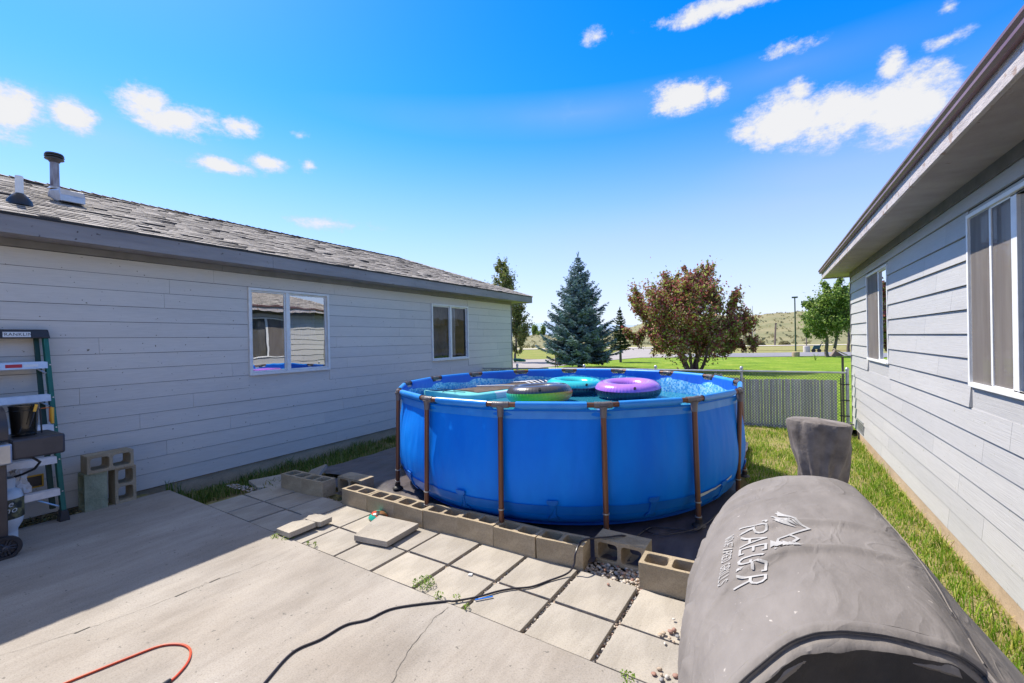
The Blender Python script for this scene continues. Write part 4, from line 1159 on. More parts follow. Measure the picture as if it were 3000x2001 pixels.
# belt low on the wall with its buckles
def strip(k0, k1, off, a0=0, a1=360, n=360, th=0.004):
    v = []
    for i in range(n + 1):
        ang = a0 + (a1 - a0) * i / n
        for k in (k1, (k0 + k1) / 2, k0):
            kk = [p for p in prof_o]; o_ = float(np.interp(k, [p[0] for p in prof_o][::-1], [p[1] for p in prof_o][::-1]))
            r = wall_r(ang, k, o_ + off); v.append(tuple(pp(ang, r, BZ + (RZ - BZ) * k)))
    f = [(i * 3 + k, i * 3 + k + 1, (i + 1) * 3 + k + 1, (i + 1) * 3 + k) for i in range(n) for k in (0, 1)]
    return v, f
v_, f_ = strip(0.135, 0.215, 0.012)
mb = MB(); mb.add(v_, f_); belt = mb.build('belt', M_poolband, pool, smooth=True)
v_, f_ = strip(0.885, 0.945, 0.004)
mb = MB(); mb.add(v_, f_); mb.build('seam_band', M_poolsleeve, pool, smooth=True)
Pole = {}
for j in range(NJ):
    a = PH + 24 * j
    # leg: tube from T joint down to the foot
    top_ = pp(a, PR + 0.0, RZ - 0.05); ft = pp(a + (0.4 if j == 5 else 0), PR + (-0.05 if j == 5 else 0.03), BZ - 0.02)
    mb = MB(); mb.tube([top_, top_.lerp(ft, 0.5), ft], 0.0265, 14)
    leg = mb.build('leg', M_poolrail, pool, smooth=True)
    mb = MB(); 
    for k in (0.80, 0.92):
        mb = MB(); c_ = top_.lerp(ft, k); c2 = top_.lerp(ft, k + 0.008); mb.tube([c_, c2], 0.034, 14); mb.build('leg_clip', M_galv, leg, smooth=True)
    pass
    mb = MB(); mb.lathe([(0.07, 0), (0.065, 0.012), (0.035, 0.03), (0.035, 0.07)], 14, (ft.x, ft.y, BZ - 0.02)); mb.build('foot', M_poolfoot, leg, smooth=True)
    # T joint
    j0 = pp(a, PR, RZ)
    n1 = pp(a + 24, PR, RZ); n0 = pp(a - 24, PR, RZ)
    d1 = (n1 - j0).normalized(); d0 = (n0 - j0).normalized()
    mb = MB(); mb.tube([j0 + d0 * 0.085, j0 + d0 * 0.02, j0 + d1 * 0.02, j0 + d1 * 0.085], 0.032, 14)
    mb.tube([j0 + Vector((0, 0, -0.015)), j0 + Vector((0, 0, -0.05)), j0 + Vector((0, 0, -0.12))], [0.045, 0.033, 0.031], 14)
    for s_ in (0.03, 0.055, 0.08):
        for dd_ in (d0, d1): mb.tube([j0 + dd_ * s_, j0 + dd_ * (s_ + .006)], 0.0345, 14)
    mb.build('joint', M_pooljoint, pool, smooth=True)
    # bare rail either side
    mb = MB(); mb.tube([j0 + d1 * 0.07, n1 + (j0 - n1).normalized() * 0.07], 0.026, 12); mb.build('top_rail', M_poolrail, pool, smooth=True)
    # blue sleeve over the rail, flattened and hanging
    L_ = (n1 - j0).length; mb = MB(); st = []
    N_ = 20; e0 = 0.16
    for i in range(N_ + 1):
        s_ = e0 + (L_ - 2 * e0) * i / N_
        c_ = j0 + d1 * s_; out = Vector((c_.x - PC.x, c_.y - PC.y, 0)).normalized(); e = min(1, min(i, N_ - i) / 2.0)
        ring = []
        for q in range(12):
            an = 2 * PI * q / 12
            rr_ = 0.033
            hz = -0.012 * e if math.sin(an) < -0.5 else 0
            ring.append(c_ + out * (rr_ * math.cos(an)) + Vector((0, 0, rr_ * math.sin(an) + hz)))
        st.append(ring)
    mb.add([p for r_ in st for p in r_], [(i * 12 + q, i * 12 + (q + 1) % 12, (i + 1) * 12 + (q + 1) % 12, (i + 1) * 12 + q) for i in range(N_) for q in range(12)])
    mb.build('rail_sleeve', M_poolsleeve, pool, smooth=True)
    # buckle between the legs
    am = a + 12; shape = [(-0.055, 0.12), (0.055, 0.12), (0.055, 0.085), (0.03, 0.07), (0.03, -0.05), (0.055, -0.068), (0.055, -0.10), (-0.055, -0.10), (-0.055, -0.068), (-0.03, -0.05), (-0.03, 0.07), (-0.055, 0.085)]
    vv = []
    for off in (0.014, 0.028):
        for (u, w) in shape:
            k = (0.165 + w / (RZ - BZ)); o_ = float(np.interp(k, [p[0] for p in prof_o][::-1], [p[1] for p in prof_o][::-1]))
            an = am + math.degrees(u / PR); vv.append(tuple(pp(an, wall_r(an, k, o_ + off), BZ + (RZ - BZ) * k)))
    k_ = len(shape); mb = MB()
    fs = [tuple(range(k_, 2 * k_))] + [(i, (i + 1) % k_, (i + 1) % k_ + k_, i + k_) for i in range(k_)]
    mb.add(vv, fs); mb.build('buckle', M_poolband, pool)
# pale sliver by the right legs, standing in for a streak of reflected sunlight
v_, f_ = strip(0.20, 0.235, 0.02, PH + 24 * 4 + 1, PH + 24 * 4 + 17, 20)
for i in range(21):
    z_up = 0.045 * i / 20
    for q in range(3):
        x, y, z = v_[i * 3 + q]; wq = (1 - q) * -0.012 * (1 - abs(i - 12) / 14)
        v_[i * 3 + q] = (x, y, z + z_up * 2.0 - 0.03 + wq)
mb = MB(); mb.add(v_, f_); mb.build('sun_streak', M_boardw, pool, smooth=True)

# ---- ground tarp under the pool
def tarp_h(x, y):
    z = 0.02 + 0.055 * sst(3.95, 4.35, y) + 0.014 * fbm(x * 2.2, y * 2.2) + 0.022 * abs(fbm(x * 4.5, y * 1.3, 3))
    z -= 0.03 * sst(-5.2, -6.0, x)
    return max(z, ground_h(x, y) + 0.02)
X_ = np.arange(-6.05, -0.34, 0.06); Y_ = np.arange(3.70, 9.0, 0.06)
VV = [(x + 0.05 * fbm(y, 9.0) * (1 if i in (0, len(X_) - 1) else 0), y, tarp_h(x, y)) for y in Y_ for i, x in enumerate(X_)]
nx2 = len(X_)
def keep(x, y): 
    if y < 3.95 and x < -5.0: return False
    if y < 3.82 and (x < -4.72 or -1.42 < x < -0.9): return False
    if x < -5.4 and y < 4.3: return False
    return True
FF = [(j * nx2 + i, j * nx2 + i + 1, (j + 1) * nx2 + i + 1, (j + 1) * nx2 + i) for j in range(len(Y_) - 1) for i in range(nx2 - 1) if keep(X_[i], Y_[j])]
tag(np_mesh('ground_tarp', VV, FF, M_tarp, smooth=True), 'wrinkled black plastic sheet spread under the pool', 'ground sheet')

# ---- swim rings
def ring(loc, R, r, top_m, bot_m, label, seed, tilt=(0, 0, 0), squash=0.92):
    t = thing('swim_ring', label, 'swim ring', loc, 'inflatable rings floating in the pool')
    t.rotation_euler = tilt
    NU, NV = 220, 24
    for part, v0, v1, m_ in (('upper_half', rad(12), rad(168), top_m), ('lower_half', rad(168), rad(372), bot_m)):
        vs = []
        for i in range(NU):
            u = 2 * PI * i / NU
            for j in range(NV + 1):
                v = v0 + (v1 - v0) * j / NV
                sc = math.exp(-((abs(math.sin(v)) - 0.05) / 0.45) ** 2)
                pk = 0.0045 * math.sin(u * 60 + 2.5 * fbm(u * 3, seed)) * sc * (1.0 if math.cos(v) > -0.3 else 1.4)
                rr_ = r + pk
                x = (R + rr_ * math.cos(v)) * math.cos(u); y = (R + rr_ * math.cos(v)) * math.sin(u)
                vs.append((x, y, rr_ * math.sin(v) * squash))
        fs = [(i * (NV + 1) + j, ((i + 1) % NU) * (NV + 1) + j, ((i + 1) % NU) * (NV + 1) + j + 1, i * (NV + 1) + j + 1) for i in range(NU) for j in range(NV)]
        o = MB().add(vs, fs).build(part, m_, t, smooth=True, loc=(0, 0, 0))
    an = rad(-62); mb = MB(); c = Vector(((R + r * .78) * math.cos(an), (R + r * .78) * math.sin(an), r * 0.52))
    mb.tube([c, c + Vector((math.cos(an) * .8, math.sin(an) * .8, .6)) * 0.03], 0.02, 10)
    mb.build('valve', M_black, t, smooth=True, loc=(0, 0, 0))
    return t
ring((-2.02, 7.22, 1.155), 0.375, 0.150, M_lilac, M_navy, 'lilac swim ring with a navy underside, floating right of the others', 1, (0.05, 0.0, 0))
ring((-3.04, 7.45, 1.145), 0.375, 0.145, M_teal, M_navy, 'turquoise swim ring with a navy underside, floating at the back', 2, (0.02, 0.03, 0.3))
ring((-3.13, 6.20, 1.16), 0.365, 0.150, M_grey, M_rain, 'dark grey swim ring with a rainbow coloured underside, floating in front', 3, (-0.02, -0.05, 0))
# ---- paddle board
bd = thing('paddle_board', 'aqua and white board with a brown deck pad floating in the pool', 'paddle board', (-4.2, 6.85, 1.1))
bd.rotation_euler = (0, 0, 0)
p0 = Vector((-4.72, 5.35, 0)); p1 = Vector((-3.95, 8.25, 0)); ax = (p1 - p0).normalized(); sdv = Vector((ax.y, -ax.x, 0)); LB = (p1 - p0).length
def bwidth(s): 
    return 0.46 * (1 - (1 - min(1, s / 0.30)) ** 2.2) ** 0.6 * (1 - 0.35 * sst(0.75, 1.0, s))
NS = 60
vs = []; fs = []; mi = []
cs = [(-1, 0.0), (-1.02, 0.06), (-0.98, 0.11), (-0.9, 0.135), (-0.5, 0.14), (0, 0.142), (0.5, 0.14), (0.9, 0.135), (0.98, 0.11), (1.02, 0.06), (1, 0.0)]
for i in range(NS + 1):
    s = i / NS; c_ = p0.lerp(p1, s); w = max(0.004, bwidth(s)); rk = 0.10 * (1 - min(1, s / 0.25)) ** 2
    for (u, z) in cs:
        q = c_ + sdv * (u * w); vs.append((q.x, q.y, 1.05 + z + rk))
nc = len(cs); mb = MB()
for i in range(NS):
    for j in range(nc - 1):
        s = i / NS
        side = j in (0, 1, 2, 7, 8, 9)
        m_ = 1 if (side and 0.36 < s) else 0
        mb.f.append((i * nc + j, i * nc + j + 1, (i + 1) * nc + j + 1, (i + 1) * nc + j)); mb.mi.append(m_)
mb.v = vs
mb.build('hull', [M_board, M_boardw], bd, smooth=True)
mb = MB()
for i in range(int(NS * 0.27), NS - 3):
    q0 = p0.lerp(p1, i / NS); q1 = p0.lerp(p1, (i + 1) / NS); w0, w1 = bwidth(i / NS) * 0.74, bwidth((i + 1) / NS) * 0.74
    z = 1.196
    mb.quad((q0 - sdv * w0) + Vector((0, 0, z)), (q1 - sdv * w1) + Vector((0, 0, z)), (q1 + sdv * w1) + Vector((0, 0, z)), (q0 + sdv * w0) + Vector((0, 0, z)))
mb.build('deck_pad', M_deck, bd)
mb = MB()
def onb(s, u, z=1.205): q = p0.lerp(p1, s) + sdv * (bwidth(s) * u); return (q.x, q.y, z)
for s0, s1 in ((0.07, 0.2), (0.13, 0.26)): 
    mb.tube([onb(s0, -.6, 1.26), onb(s1, .6, 1.215)], 0.006, 6); mb.tube([onb(s0, .6, 1.25), onb(s1, -.6, 1.215)], 0.006, 6)
mb.build('bungee_cord', M_black, bd)
mb = MB(); mb.tube([onb(0.42, -.5, 1.225), onb(0.52, 0.2, 1.23), onb(0.60, .85, 1.22)], 0.014, 8); mb.build('carry_strap', M_white, bd, smooth=True)
for k in range(5):
    mb = MB()
    s0 = 0.74 + 0.045 * k
    mb.tube([onb(s0, -.7, 1.215), onb(s0 + .03, 0, 1.235), onb(s0 - .01, .6, 1.215)], 0.011, 6); mb.build('strap', M_white, bd, smooth=True)

bd.location.z -= 0.055
# ================================================================== GRILL COVER
GC = thing('covered_pellet_grill', 'big pellet grill hidden under a wrinkled grey canvas cover with a white logo', 'grill', (0.2, 2.1, -0.05))
sec = [(-0.30, 0.30), (-0.295, 0.60), (-0.285, 0.84), (-0.262, 0.95), (-0.215, 1.06), (-0.14, 1.145), (-0.05, 1.20), (0.06, 1.238), (0.18, 1.252), (0.29, 1.248), (0.38, 1.225), (0.43, 1.19), (0.52, 1.10), (0.62, 0.99), (0.71, 0.885), (0.735, 0.72), (0.75, 0.30)]
def cr_(pts, n):
    out = []
    P_ = [pts[0]] + list(pts) + [pts[-1]]
    seg = len(pts) - 1
    for k in range(n + 1):
        t = k / n * seg; i = min(int(t), seg - 1); t -= i
        a, b, c, d = (np.array(P_[i + q], float) for q in range(4))
        out.append(0.5 * ((2 * b) + (-a + c) * t + (2 * a - 5 * b + 4 * c - d) * t * t + (-a + 3 * b - 3 * c + d) * t ** 3))
    return np.array(out)
NC, NY = 150, 150
base = cr_(sec, NC)
def cover_pt(k, y):
    x, z = base[k]
    s = y
    wl = 1 - sst(-0.10, 0.26, x)
    wf = 1 + wl * (-0.13 + 0.20 * sst(1.4, 2.3, y))
    wn = 1 - 0.30 * sst(2.45, 3.25, y) ** 1.3
    cx = 0.2 + 0.0 * y
    wn *= 1 - 0.20 * sst(1.7, 2.9, y) * sst(0.22, 0.55, x)
    xx = cx + (x - cx) * wf * wn
    zz = z - (0.55 * sst(2.70, 3.45, y) ** 1.5) * (1 if z > 0.4 else 0)
    zz += 0.02 * math.sin((y - 1.4) * 2.2)
    # folds: arcs that climb from the left skirt over the top
    fold = 0
    u = k / NC
    for (y0_, sl, wd, am, lim) in ((1.78, 0.25, 0.020, 0.026, 0.72), (2.02, 0.22, 0.022, 0.024, 0.75), (2.35, 0.30, 0.02, 0.02, .5), (2.55, 0.30, 0.018, 0.02, .5), (2.75, 0.3, 0.03, 0.02, .5), (1.60, 0.35, 0.03, 0.016, .45)):
        yc = y0_ + sl * (u - 0.30) - 0.7 * (u - 0.42) ** 2
        fold += am * math.exp(-((y - yc) / wd) ** 2) * (1 - sst(lim * .6, lim, u))
    fold += 0.010 * fbm(xx * 4, y * 3, zz * 3, 3) + 0.004 * fbm(xx * 14, y * 9, zz * 9, 2)
    return xx, zz + fold * (0.8 if 0.2 < u < 0.8 else 0.1), fold, u
VV = np.zeros(((NC + 1) * (NY + 1), 3))
Y0C, Y1C = 1.40, 3.30
for j in range(NY + 1):
    y = Y0C + (Y1C - Y0C) * j / NY
    for k in range(NC + 1):
        xx, zz, fo, u = cover_pt(k, y)
        side = -1 if u < 0.2 else (0.0 if u < 0.8 else 0)
        xx += side * fo
        bul = 0.10 * (1 - abs(u - 0.5) * 2) * 0
        yoff = float(np.interp(u, [0, .2, .3, .42, .52, .62, .70, .74, .80, 1], [-.35, -.33, -.2, -.04, .04, .09, .12, 0.0, -.4, -.45])) * (1 - j / NY) ** 1.5
        VV[j * (NC + 1) + k] = (xx, y + yoff + 0.12 * (1 - sst(0.9, 1.3, zz)) * (-1 if j < 3 else 0) * 0, zz)
FF = [(j * (NC + 1) + k, j * (NC + 1) + k + 1, (j + 1) * (NC + 1) + k + 1, (j + 1) * (NC + 1) + k) for j in range(NY) for k in range(NC)]
cov = np_mesh('canvas_cover', VV, [f for f in FF], M_cover, GC, smooth=True)
def cov_row(j): return [Vector(VV[j * (NC + 1) + k]) for k in range(NC + 1)]
r0 = cov_row(0)
cen = Vector((0.22, 1.40, 0.8))
# hem roll and inner lip at the near end
mb = MB(); rows = []
for (dy, sc) in ((0.0, 1.0), (-0.010, 1.006), (-0.024, 1.002), (-0.034, 0.985), (-0.030, 0.965), (-0.028, 0.955), (-0.042, 0.95), (-0.060, 0.935), (-0.068, 0.905), (-0.060, 0.88)):
    rows.append([Vector((cen.x + (p.x - cen.x) * sc, p.y + dy + 0.006 * fbm(p.x * 9, p.z * 9), cen.z + (p.z - cen.z) * sc)) for p in r0])
mb.add([p for r_ in rows for p in r_], [((i + 1) * (NC + 1) + k, (i + 1) * (NC + 1) + k + 1, i * (NC + 1) + k + 1, i * (NC + 1) + k) for i in range(len(rows) - 1) for k in range(NC)])
mb.build('hem', M_cover, GC, smooth=True)
lip = rows[-1]
mb = MB(); Nr = 14; vs = []
for i in range(Nr + 1):
    s_ = 1.045 - i / Nr * 1.02
    for p in lip:
        q = Vector((cen.x + (p.x - cen.x) * s_, 1.36 + (p.y - 1.36) * s_, 0.55 + (p.z - 0.55) * s_))
        q.y += -0.01 + 0.035 * fbm(q.x * 5, q.z * 5) - 0.05 * (1 - s_)
        vs.append(q)
mb.add(vs, [((i + 1) * (NC + 1) + k, (i + 1) * (NC + 1) + k + 1, i * (NC + 1) + k + 1, i * (NC + 1) + k) for i in range(Nr) for k in range(NC)])
mb.build('end_panel', M_coverdark, GC, smooth=True)
# seams
mb = MB(); kc = int(NC * 0.70)
seam = [Vector(VV[j * (NC + 1) + kc]) + Vector((0.0015, 0, 0.0015)) for j in range(0, NY - 10, 2)]
mb.tube(seam, 0.002, 6); mb.build('seam', M_cover, GC, smooth=True)
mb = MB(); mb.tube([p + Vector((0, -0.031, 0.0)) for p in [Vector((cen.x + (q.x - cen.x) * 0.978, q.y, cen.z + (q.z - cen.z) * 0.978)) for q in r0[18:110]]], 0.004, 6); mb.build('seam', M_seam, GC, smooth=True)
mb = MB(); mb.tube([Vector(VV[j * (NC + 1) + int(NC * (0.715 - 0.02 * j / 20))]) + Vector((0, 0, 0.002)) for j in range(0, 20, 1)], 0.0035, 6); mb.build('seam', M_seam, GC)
# far end cap under
mb = MB(); last = cov_row(NY); vs = last + [Vector((p.x, p.y + 0.03, 0.28)) for p in last]
mb.add(vs, [(k, k + 1, NC + 1 + k + 1, NC + 1 + k) for k in range(NC)]); mb.build('far_end', M_cover, GC, smooth=True)
# four grill feet under the skirt
for (x, y) in ((-0.18, 1.6), (-0.18, 2.9), (0.6, 1.6), (0.6, 2.9)):
    mb = MB(); mb.tube([(x, y, 0.012 if y < 2.4 and x < .7 else -0.1), (x, y, 0.6)], 0.025, 8); mb.build('leg', M_black, GC)
# chimney under its own flap of canvas
mb = MB(); NCH = 96; prof = [(0.50, 0.125), (0.80, 0.12), (0.98, 0.118), (1.06, 0.122), (1.16, 0.136), (1.26, 0.148), (1.35, 0.158), (1.405, 0.166), (1.425, 0.160), (1.435, 0.14), (1.44, 0.08), (1.442, 0.01)]
vs = []
for (z, r) in prof:
    for i in range(NCH):
        a = 2 * PI * i / NCH
        sq = 1.0 + 0.07 * math.cos(2 * a) 
        fo = (0.020 * math.sin(3 * a + z * 7) + 0.016 * math.sin(6 * a + 4 * fbm(a, z * 2.5))) * (1.75 - z) - 0.03 * math.exp(-((z - 1.08) / .1) ** 2) * abs(math.sin(2.5 * a))
        rr_ = r * sq + fo * (1 if z < 1.43 else 0.2) + 0.008 * fbm(math.cos(a) * 3, math.sin(a) * 3, z * 6)
        vs.append((0.275 + rr_ * math.cos(a), 3.50 + rr_ * math.sin(a), z + 0.012 * math.sin(a * 1 + 2.2) + (0.02 * math.cos(a) * -1 if z > 1.3 else 0)))
mb.add(vs, [(i * NCH + j, i * NCH + (j + 1) % NCH, (i + 1) * NCH + (j + 1) % NCH, (i + 1) * NCH + j) for i in range(len(prof) - 1) for j in range(NCH)])
mb.build('chimney_cover', M_chim, GC, smooth=True)
# printed logo: lies on the canvas, reads from far to near
TREE_Y = Y0C
from mathutils.bvhtree import BVHTree
bvh = BVHTree.FromPolygons([tuple(v) for v in VV], FF)
def on_cover(x, y, lift=0.0025):
    p, n, i_, d_ = bvh.ray_cast(Vector((x, y, 3.0)), Vector((0, 0, -1)))
    if p is None: return Vector((x, y, 1.2))
    if n.z < 0: n = -n
    return p + n * lift
GLY = {  # stroke letters on a 0..1 box
 'T': [[(0, 1), (1, 1)], [(0.5, 1), (0.5, -0.12)], [(0, 1), (0, .85)], [(1, 1), (1, .85)]],
 'R': [[(0.1, 0), (0.1, 1)], [(0.1, 1), (0.6, 1), (0.85, 0.88), (0.9, 0.72), (0.8, 0.56), (0.55, 0.48), (0.1, 0.48)], [(0.5, 0.48), (0.98, -0.05)]],
 'A': [[(0, 0), (0.5, 1), (1, 0)], [(0.2, 0.36), (0.8, 0.36)]],
 'E': [[(0.85, 1), (0.1, 1), (0.1, 0), (0.85, 0)], [(0.1, 0.52), (0.7, 0.52)], [(.85, 1), (.85, .88)], [(.85, 0), (.85, .13)]],
 'G': [[(0.9, 0.82), (0.72, 0.97), (0.45, 1), (0.18, 0.86), (0.04, 0.5), (0.18, 0.14), (0.45, 0), (0.75, 0.03), (0.92, 0.14), (0.92, 0.45), (0.6, 0.45)]],
 'W': [[(0, 1), (0.25, 0), (0.5, 0.8), (0.75, 0), (1, 1)]],
 'O': [[(0.5, 1), (0.15, 0.85), (0.02, 0.5), (0.15, 0.15), (0.5, 0), (0.85, 0.15), (0.98, 0.5), (0.85, 0.85), (0.5, 1)]],
 'D': [[(0.1, 0), (0.1, 1), (0.5, 1), (0.85, 0.8), (0.92, 0.5), (0.85, 0.2), (0.5, 0), (0.1, 0)]],
 'F': [[(0.1, 0), (0.1, 1), (0.85, 1)], [(0.1, 0.52), (0.7, 0.52)]],
 'I': [[(0.5, 0), (0.5, 1)]],
 'L': [[(0.15, 1), (0.15, 0), (0.85, 0)]],
 'S': [[(0.9, 0.85), (0.6, 1), (0.25, 0.93), (0.12, 0.75), (0.3, 0.56), (0.7, 0.45), (0.88, 0.25), (0.7, 0.05), (0.35, 0), (0.08, 0.15)]]}
LIFT = 0.0036
def drape(mb, cx, cy, pts, w):     # u runs along the word (towards the camera), v up the letters (+X)
    for (a, b) in zip(pts[:-1], pts[1:]):
        a = Vector((*a, 0)); b = Vector((*b, 0)); L_ = (b - a).length
        if L_ < 1e-6: continue
        d = (b - a) / L_; n = Vector((-d.y, d.x, 0)) * w; a = a - d * w * .6; b = b + d * w * .6; N2 = max(1, int((b - a).length / 0.008))
        vs = []
        for i in range(N2 + 1):
            p = a.lerp(b, i / N2)
            for q in (p + n, p, p - n): vs.append(on_cover(cx + q.y, cy - q.x, LIFT))
        mb.add(vs, [(i * 3 + k, i * 3 + k + 1, (i + 1) * 3 + k + 1, (i + 1) * 3 + k) for i in range(N2) for k in (0, 1)])
def word(text, cx, cy, wid, hei, lw, name, gap=0.28):
    mb = MB(); adv = {'I': 0.45, ' ': 0.6}
    tot = sum(adv.get(c, 1.0) * wid + gap * wid for c in text) - gap * wid; u = -tot / 2
    for c in text:
        aw = adv.get(c, 1.0) * wid
        for st_ in GLY.get(c, []):
            drape(mb, cx, cy, [(u + p[0] * aw, -hei / 2 + p[1] * hei) for p in st_], lw)
        u += aw + gap * wid
    return mb.build(name, M_print, cov)
word('TRAEGER', -0.062, 1.835, 0.054, 0.084, 0.0045, 'logo_lettering')
word('WOOD FIRED GRILLS', -0.150, 1.85, 0.017, 0.030, 0.0017, 'small_lettering', 0.3)
mb = MB()
def stroke(pts, w): drape(mb, 0.02, 1.95, pts, w)
def flat(pts):
    A_, B_, C2 = (Vector((*p, 0)) for p in pts); N3 = 5; idx = {}; vs = []
    for i in range(N3 + 1):
        for j in range(N3 + 1 - i):
            p = A_ + (B_ - A_) * (i / N3) + (C2 - A_) * (j / N3); idx[(i, j)] = len(vs); vs.append(on_cover(0.02 + p.y, 1.95 - p.x, LIFT))
    fs = []
    for i in range(N3):
        for j in range(N3 - i):
            fs.append((idx[(i, j)], idx[(i + 1, j)], idx[(i, j + 1)]))
            if i + j < N3 - 1: fs.append((idx[(i + 1, j)], idx[(i + 1, j + 1)], idx[(i, j + 1)]))
    mb.add(vs, fs)
stroke([(-0.20, -0.005), (-0.135, 0.065), (-0.10, 0.03)], 0.005)
stroke([(-0.16, -0.02), (-0.045, 0.10), (0.03, 0.035), (0.055, 0.06), (0.085, 0.045)], 0.005)
stroke([(0.03, 0.035), (0.06, 0.0), (0.12, -0.01)], 0.004)
for (a, b, c) in (((-0.20, -0.005), (-0.14, 0.055), (-0.165, 0.0)), ((-0.225, 0.0), (-0.15, 0.04), (-0.18, 0.0)), ((-0.165, -0.02), (-0.06, 0.07), (-0.11, 0.0)), ((-0.13, -0.01), (-0.06, 0.06), (-0.085, -0.02)), ((-0.105, -0.015), (-0.045, 0.06), (-0.065, -0.01))): flat([a, b, c])
for k in range(6):
    u0 = 0.10; v0 = 0.085 - k * 0.019; w = 0.008 + k * 0.0045
    flat([(u0 - w, v0 - 0.016), (u0, v0 + 0.012), (u0 + w, v0 - 0.016)])
for k in range(4):
    u0 = 0.15; v0 = 0.055 - k * 0.018; w = 0.007 + k * 0.003
    flat([(u0 - w, v0 - 0.014), (u0, v0 + 0.010), (u0 + w, v0 - 0.014)])
mb.build('mountain_emblem', M_print, cov)

# ================================================================== FENCE
FY = 11.3
fence = thing('chain_link_fence', 'chain link fence with grey green privacy slats and a steel top rail', 'fence', (-3, FY, 0))
for x in (-6.41, -4.33, -2.45, -0.55, 1.38):
    mb = MB(); mb.tube([(x, FY, -0.3), (x, FY, 1.25)], 0.03, 12); p = mb.build('post', M_galv, fence, smooth=True)
    mb = MB(); mb.lathe([(0.036, 0), (0.038, 0.02), (0.034, 0.045), (0.018, 0.062), (0.004, 0.068)], 12, (x, FY, 1.235)); mb.build('post_cap', M_galv, p, smooth=True)
mb = MB(); mb.tube([(-7.6, FY - .03, 1.15), (-4, FY - .03, 1.19), (1.35, FY - .03, 1.19)], 0.021, 10); mb.build('top_rail', M_galv, fence, smooth=True)
mb = MB(); x = -7.55; rr = random.Random(3)
while x < 1.18:
    if x > -0.95: zt = 1.02 + 0.015 * math.sin(x * 2.2) + (0.035 if x < -0.5 else 0) + rr.uniform(-.006, .006)
    else: zt = 1.10 + 0.03 * math.sin(x * 5.1) + rr.uniform(-.03, .02)
    if -1.85 < x < -1.72: x += 0.058; continue
    ti = rr.uniform(-.006, .006)
    mb.box(x, x + 0.052, FY + rr.uniform(-.004, .004), FY + 0.012, -0.10, zt, mtx=Matrix.Translation((x, FY, 0)) @ Matrix.Rotation(ti, 4, 'Y') @ Matrix.Translation((-x, -FY, 0)))
    x += 0.058
o = mb.build('privacy_slats', M_slat, fence)
mb = MB(); s_ = 0.0
pz0, pz1 = -0.06, 1.16; px = 0.06
x = -8.9
def wire(x0, sgn_):
    xa, za = x0, pz0; xb, zb_ = x0 + sgn_ * (pz1 - pz0), pz1
    if max(xa, xb) < -7.6 or min(xa, xb) > 1.36: return
    def clip(xc): return None
    t0, t1 = 0.0, 1.0
    for lim, s2 in ((-7.6, 1), (1.36, -1)):
        da, db = (xa - lim) * s2, (xb - lim) * s2
        if da < 0 and db < 0: return
        if da < 0: t0 = max(t0, da / (da - db))
        if db < 0: t1 = min(t1, da / (da - db))
    A_ = (xa + (xb - xa) * t0, FY - .008 - .006 * sgn_, za + (zb_ - za) * t0); B_ = (xa + (xb - xa) * t1, FY - .008 - .006 * sgn_, za + (zb_ - za) * t1)
    mb.tube([A_, B_], 0.0034, 4, cap=False)
while x < 2.8:
    wire(x, 1); wire(x, -1); x += px
mb.build('chain_link', M_wire, fence)
mb = MB(); mb.tube([(1.27, FY - .01, 0.0), (1.27, FY - .01, 1.08)], 0.012, 8)
for z in (0.3, 0.62, 0.95): mb.tube([(1.25, FY - .02, z), (1.33, FY - .034, z), (1.41, FY - .03, z)], 0.012, 6)
mb.build('tension_bar', M_black, fence)

# ================================================================== ladder
LD = thing('step_ladder', 'green fibreglass step ladder with aluminium steps folded flat against the left house', 'ladder', (-7.2, 1.5, 0.012))
def lad(yy, z, d=0.0):   # point in the ladder plane; yy = along the wall, d = towards the wall
    return Vector((-7.085 - 0.40 * z / 2.2 - d, yy, z + 0.012))
def rail_box(mb, y0a, y0b, y1a, y1b, z0, z1, d0, d1):
    q = [lad(y0a, z0, d0), lad(y0b, z0, d0), lad(y0b, z0, d1), lad(y0a, z0, d1), lad(y1a, z1, d0), lad(y1b, z1, d0), lad(y1b, z1, d1), lad(y1a, z1, d1)]
    mb.add(q, [(0, 1, 5, 4), (1, 2, 6, 5), (2, 3, 7, 6), (3, 0, 4, 7), (0, 3, 2, 1), (4, 5, 6, 7)])
for (yb_, yt_, w) in ((1.815, 1.785, 0.042), (1.02, 1.19, 0.042)):
    mb = MB(); rail_box(mb, yb_ - w, yb_, yt_ - w, yt_, 0.08, 2.12, 0.0, 0.012); rail_box(mb, yb_ - w, yb_ - w + .006, yt_ - w, yt_ - w + .006, 0.08, 2.12, 0.013, 0.075); rail_box(mb, yb_ - .006, yb_, yt_ - .006, yt_, 0.08, 2.12, 0.013, 0.075)
    mb.build('rail', M_green, LD)
    mb = MB(); rail_box(mb, yb_ - w - .07, yb_ - w - .025, yt_ - w - .06, yt_ - w - .02, 0.14, 2.12, 0.085, 0.125); mb.build('rear_rail', M_green2, LD)
    mb = MB(); rail_box(mb, yb_ - w - .03, yb_ + .02, yb_ - w - .008, yb_ + .008, 0.0, 0.12, -0.02, 0.08); mb.build('foot', M_black, LD, bevel=0.006)
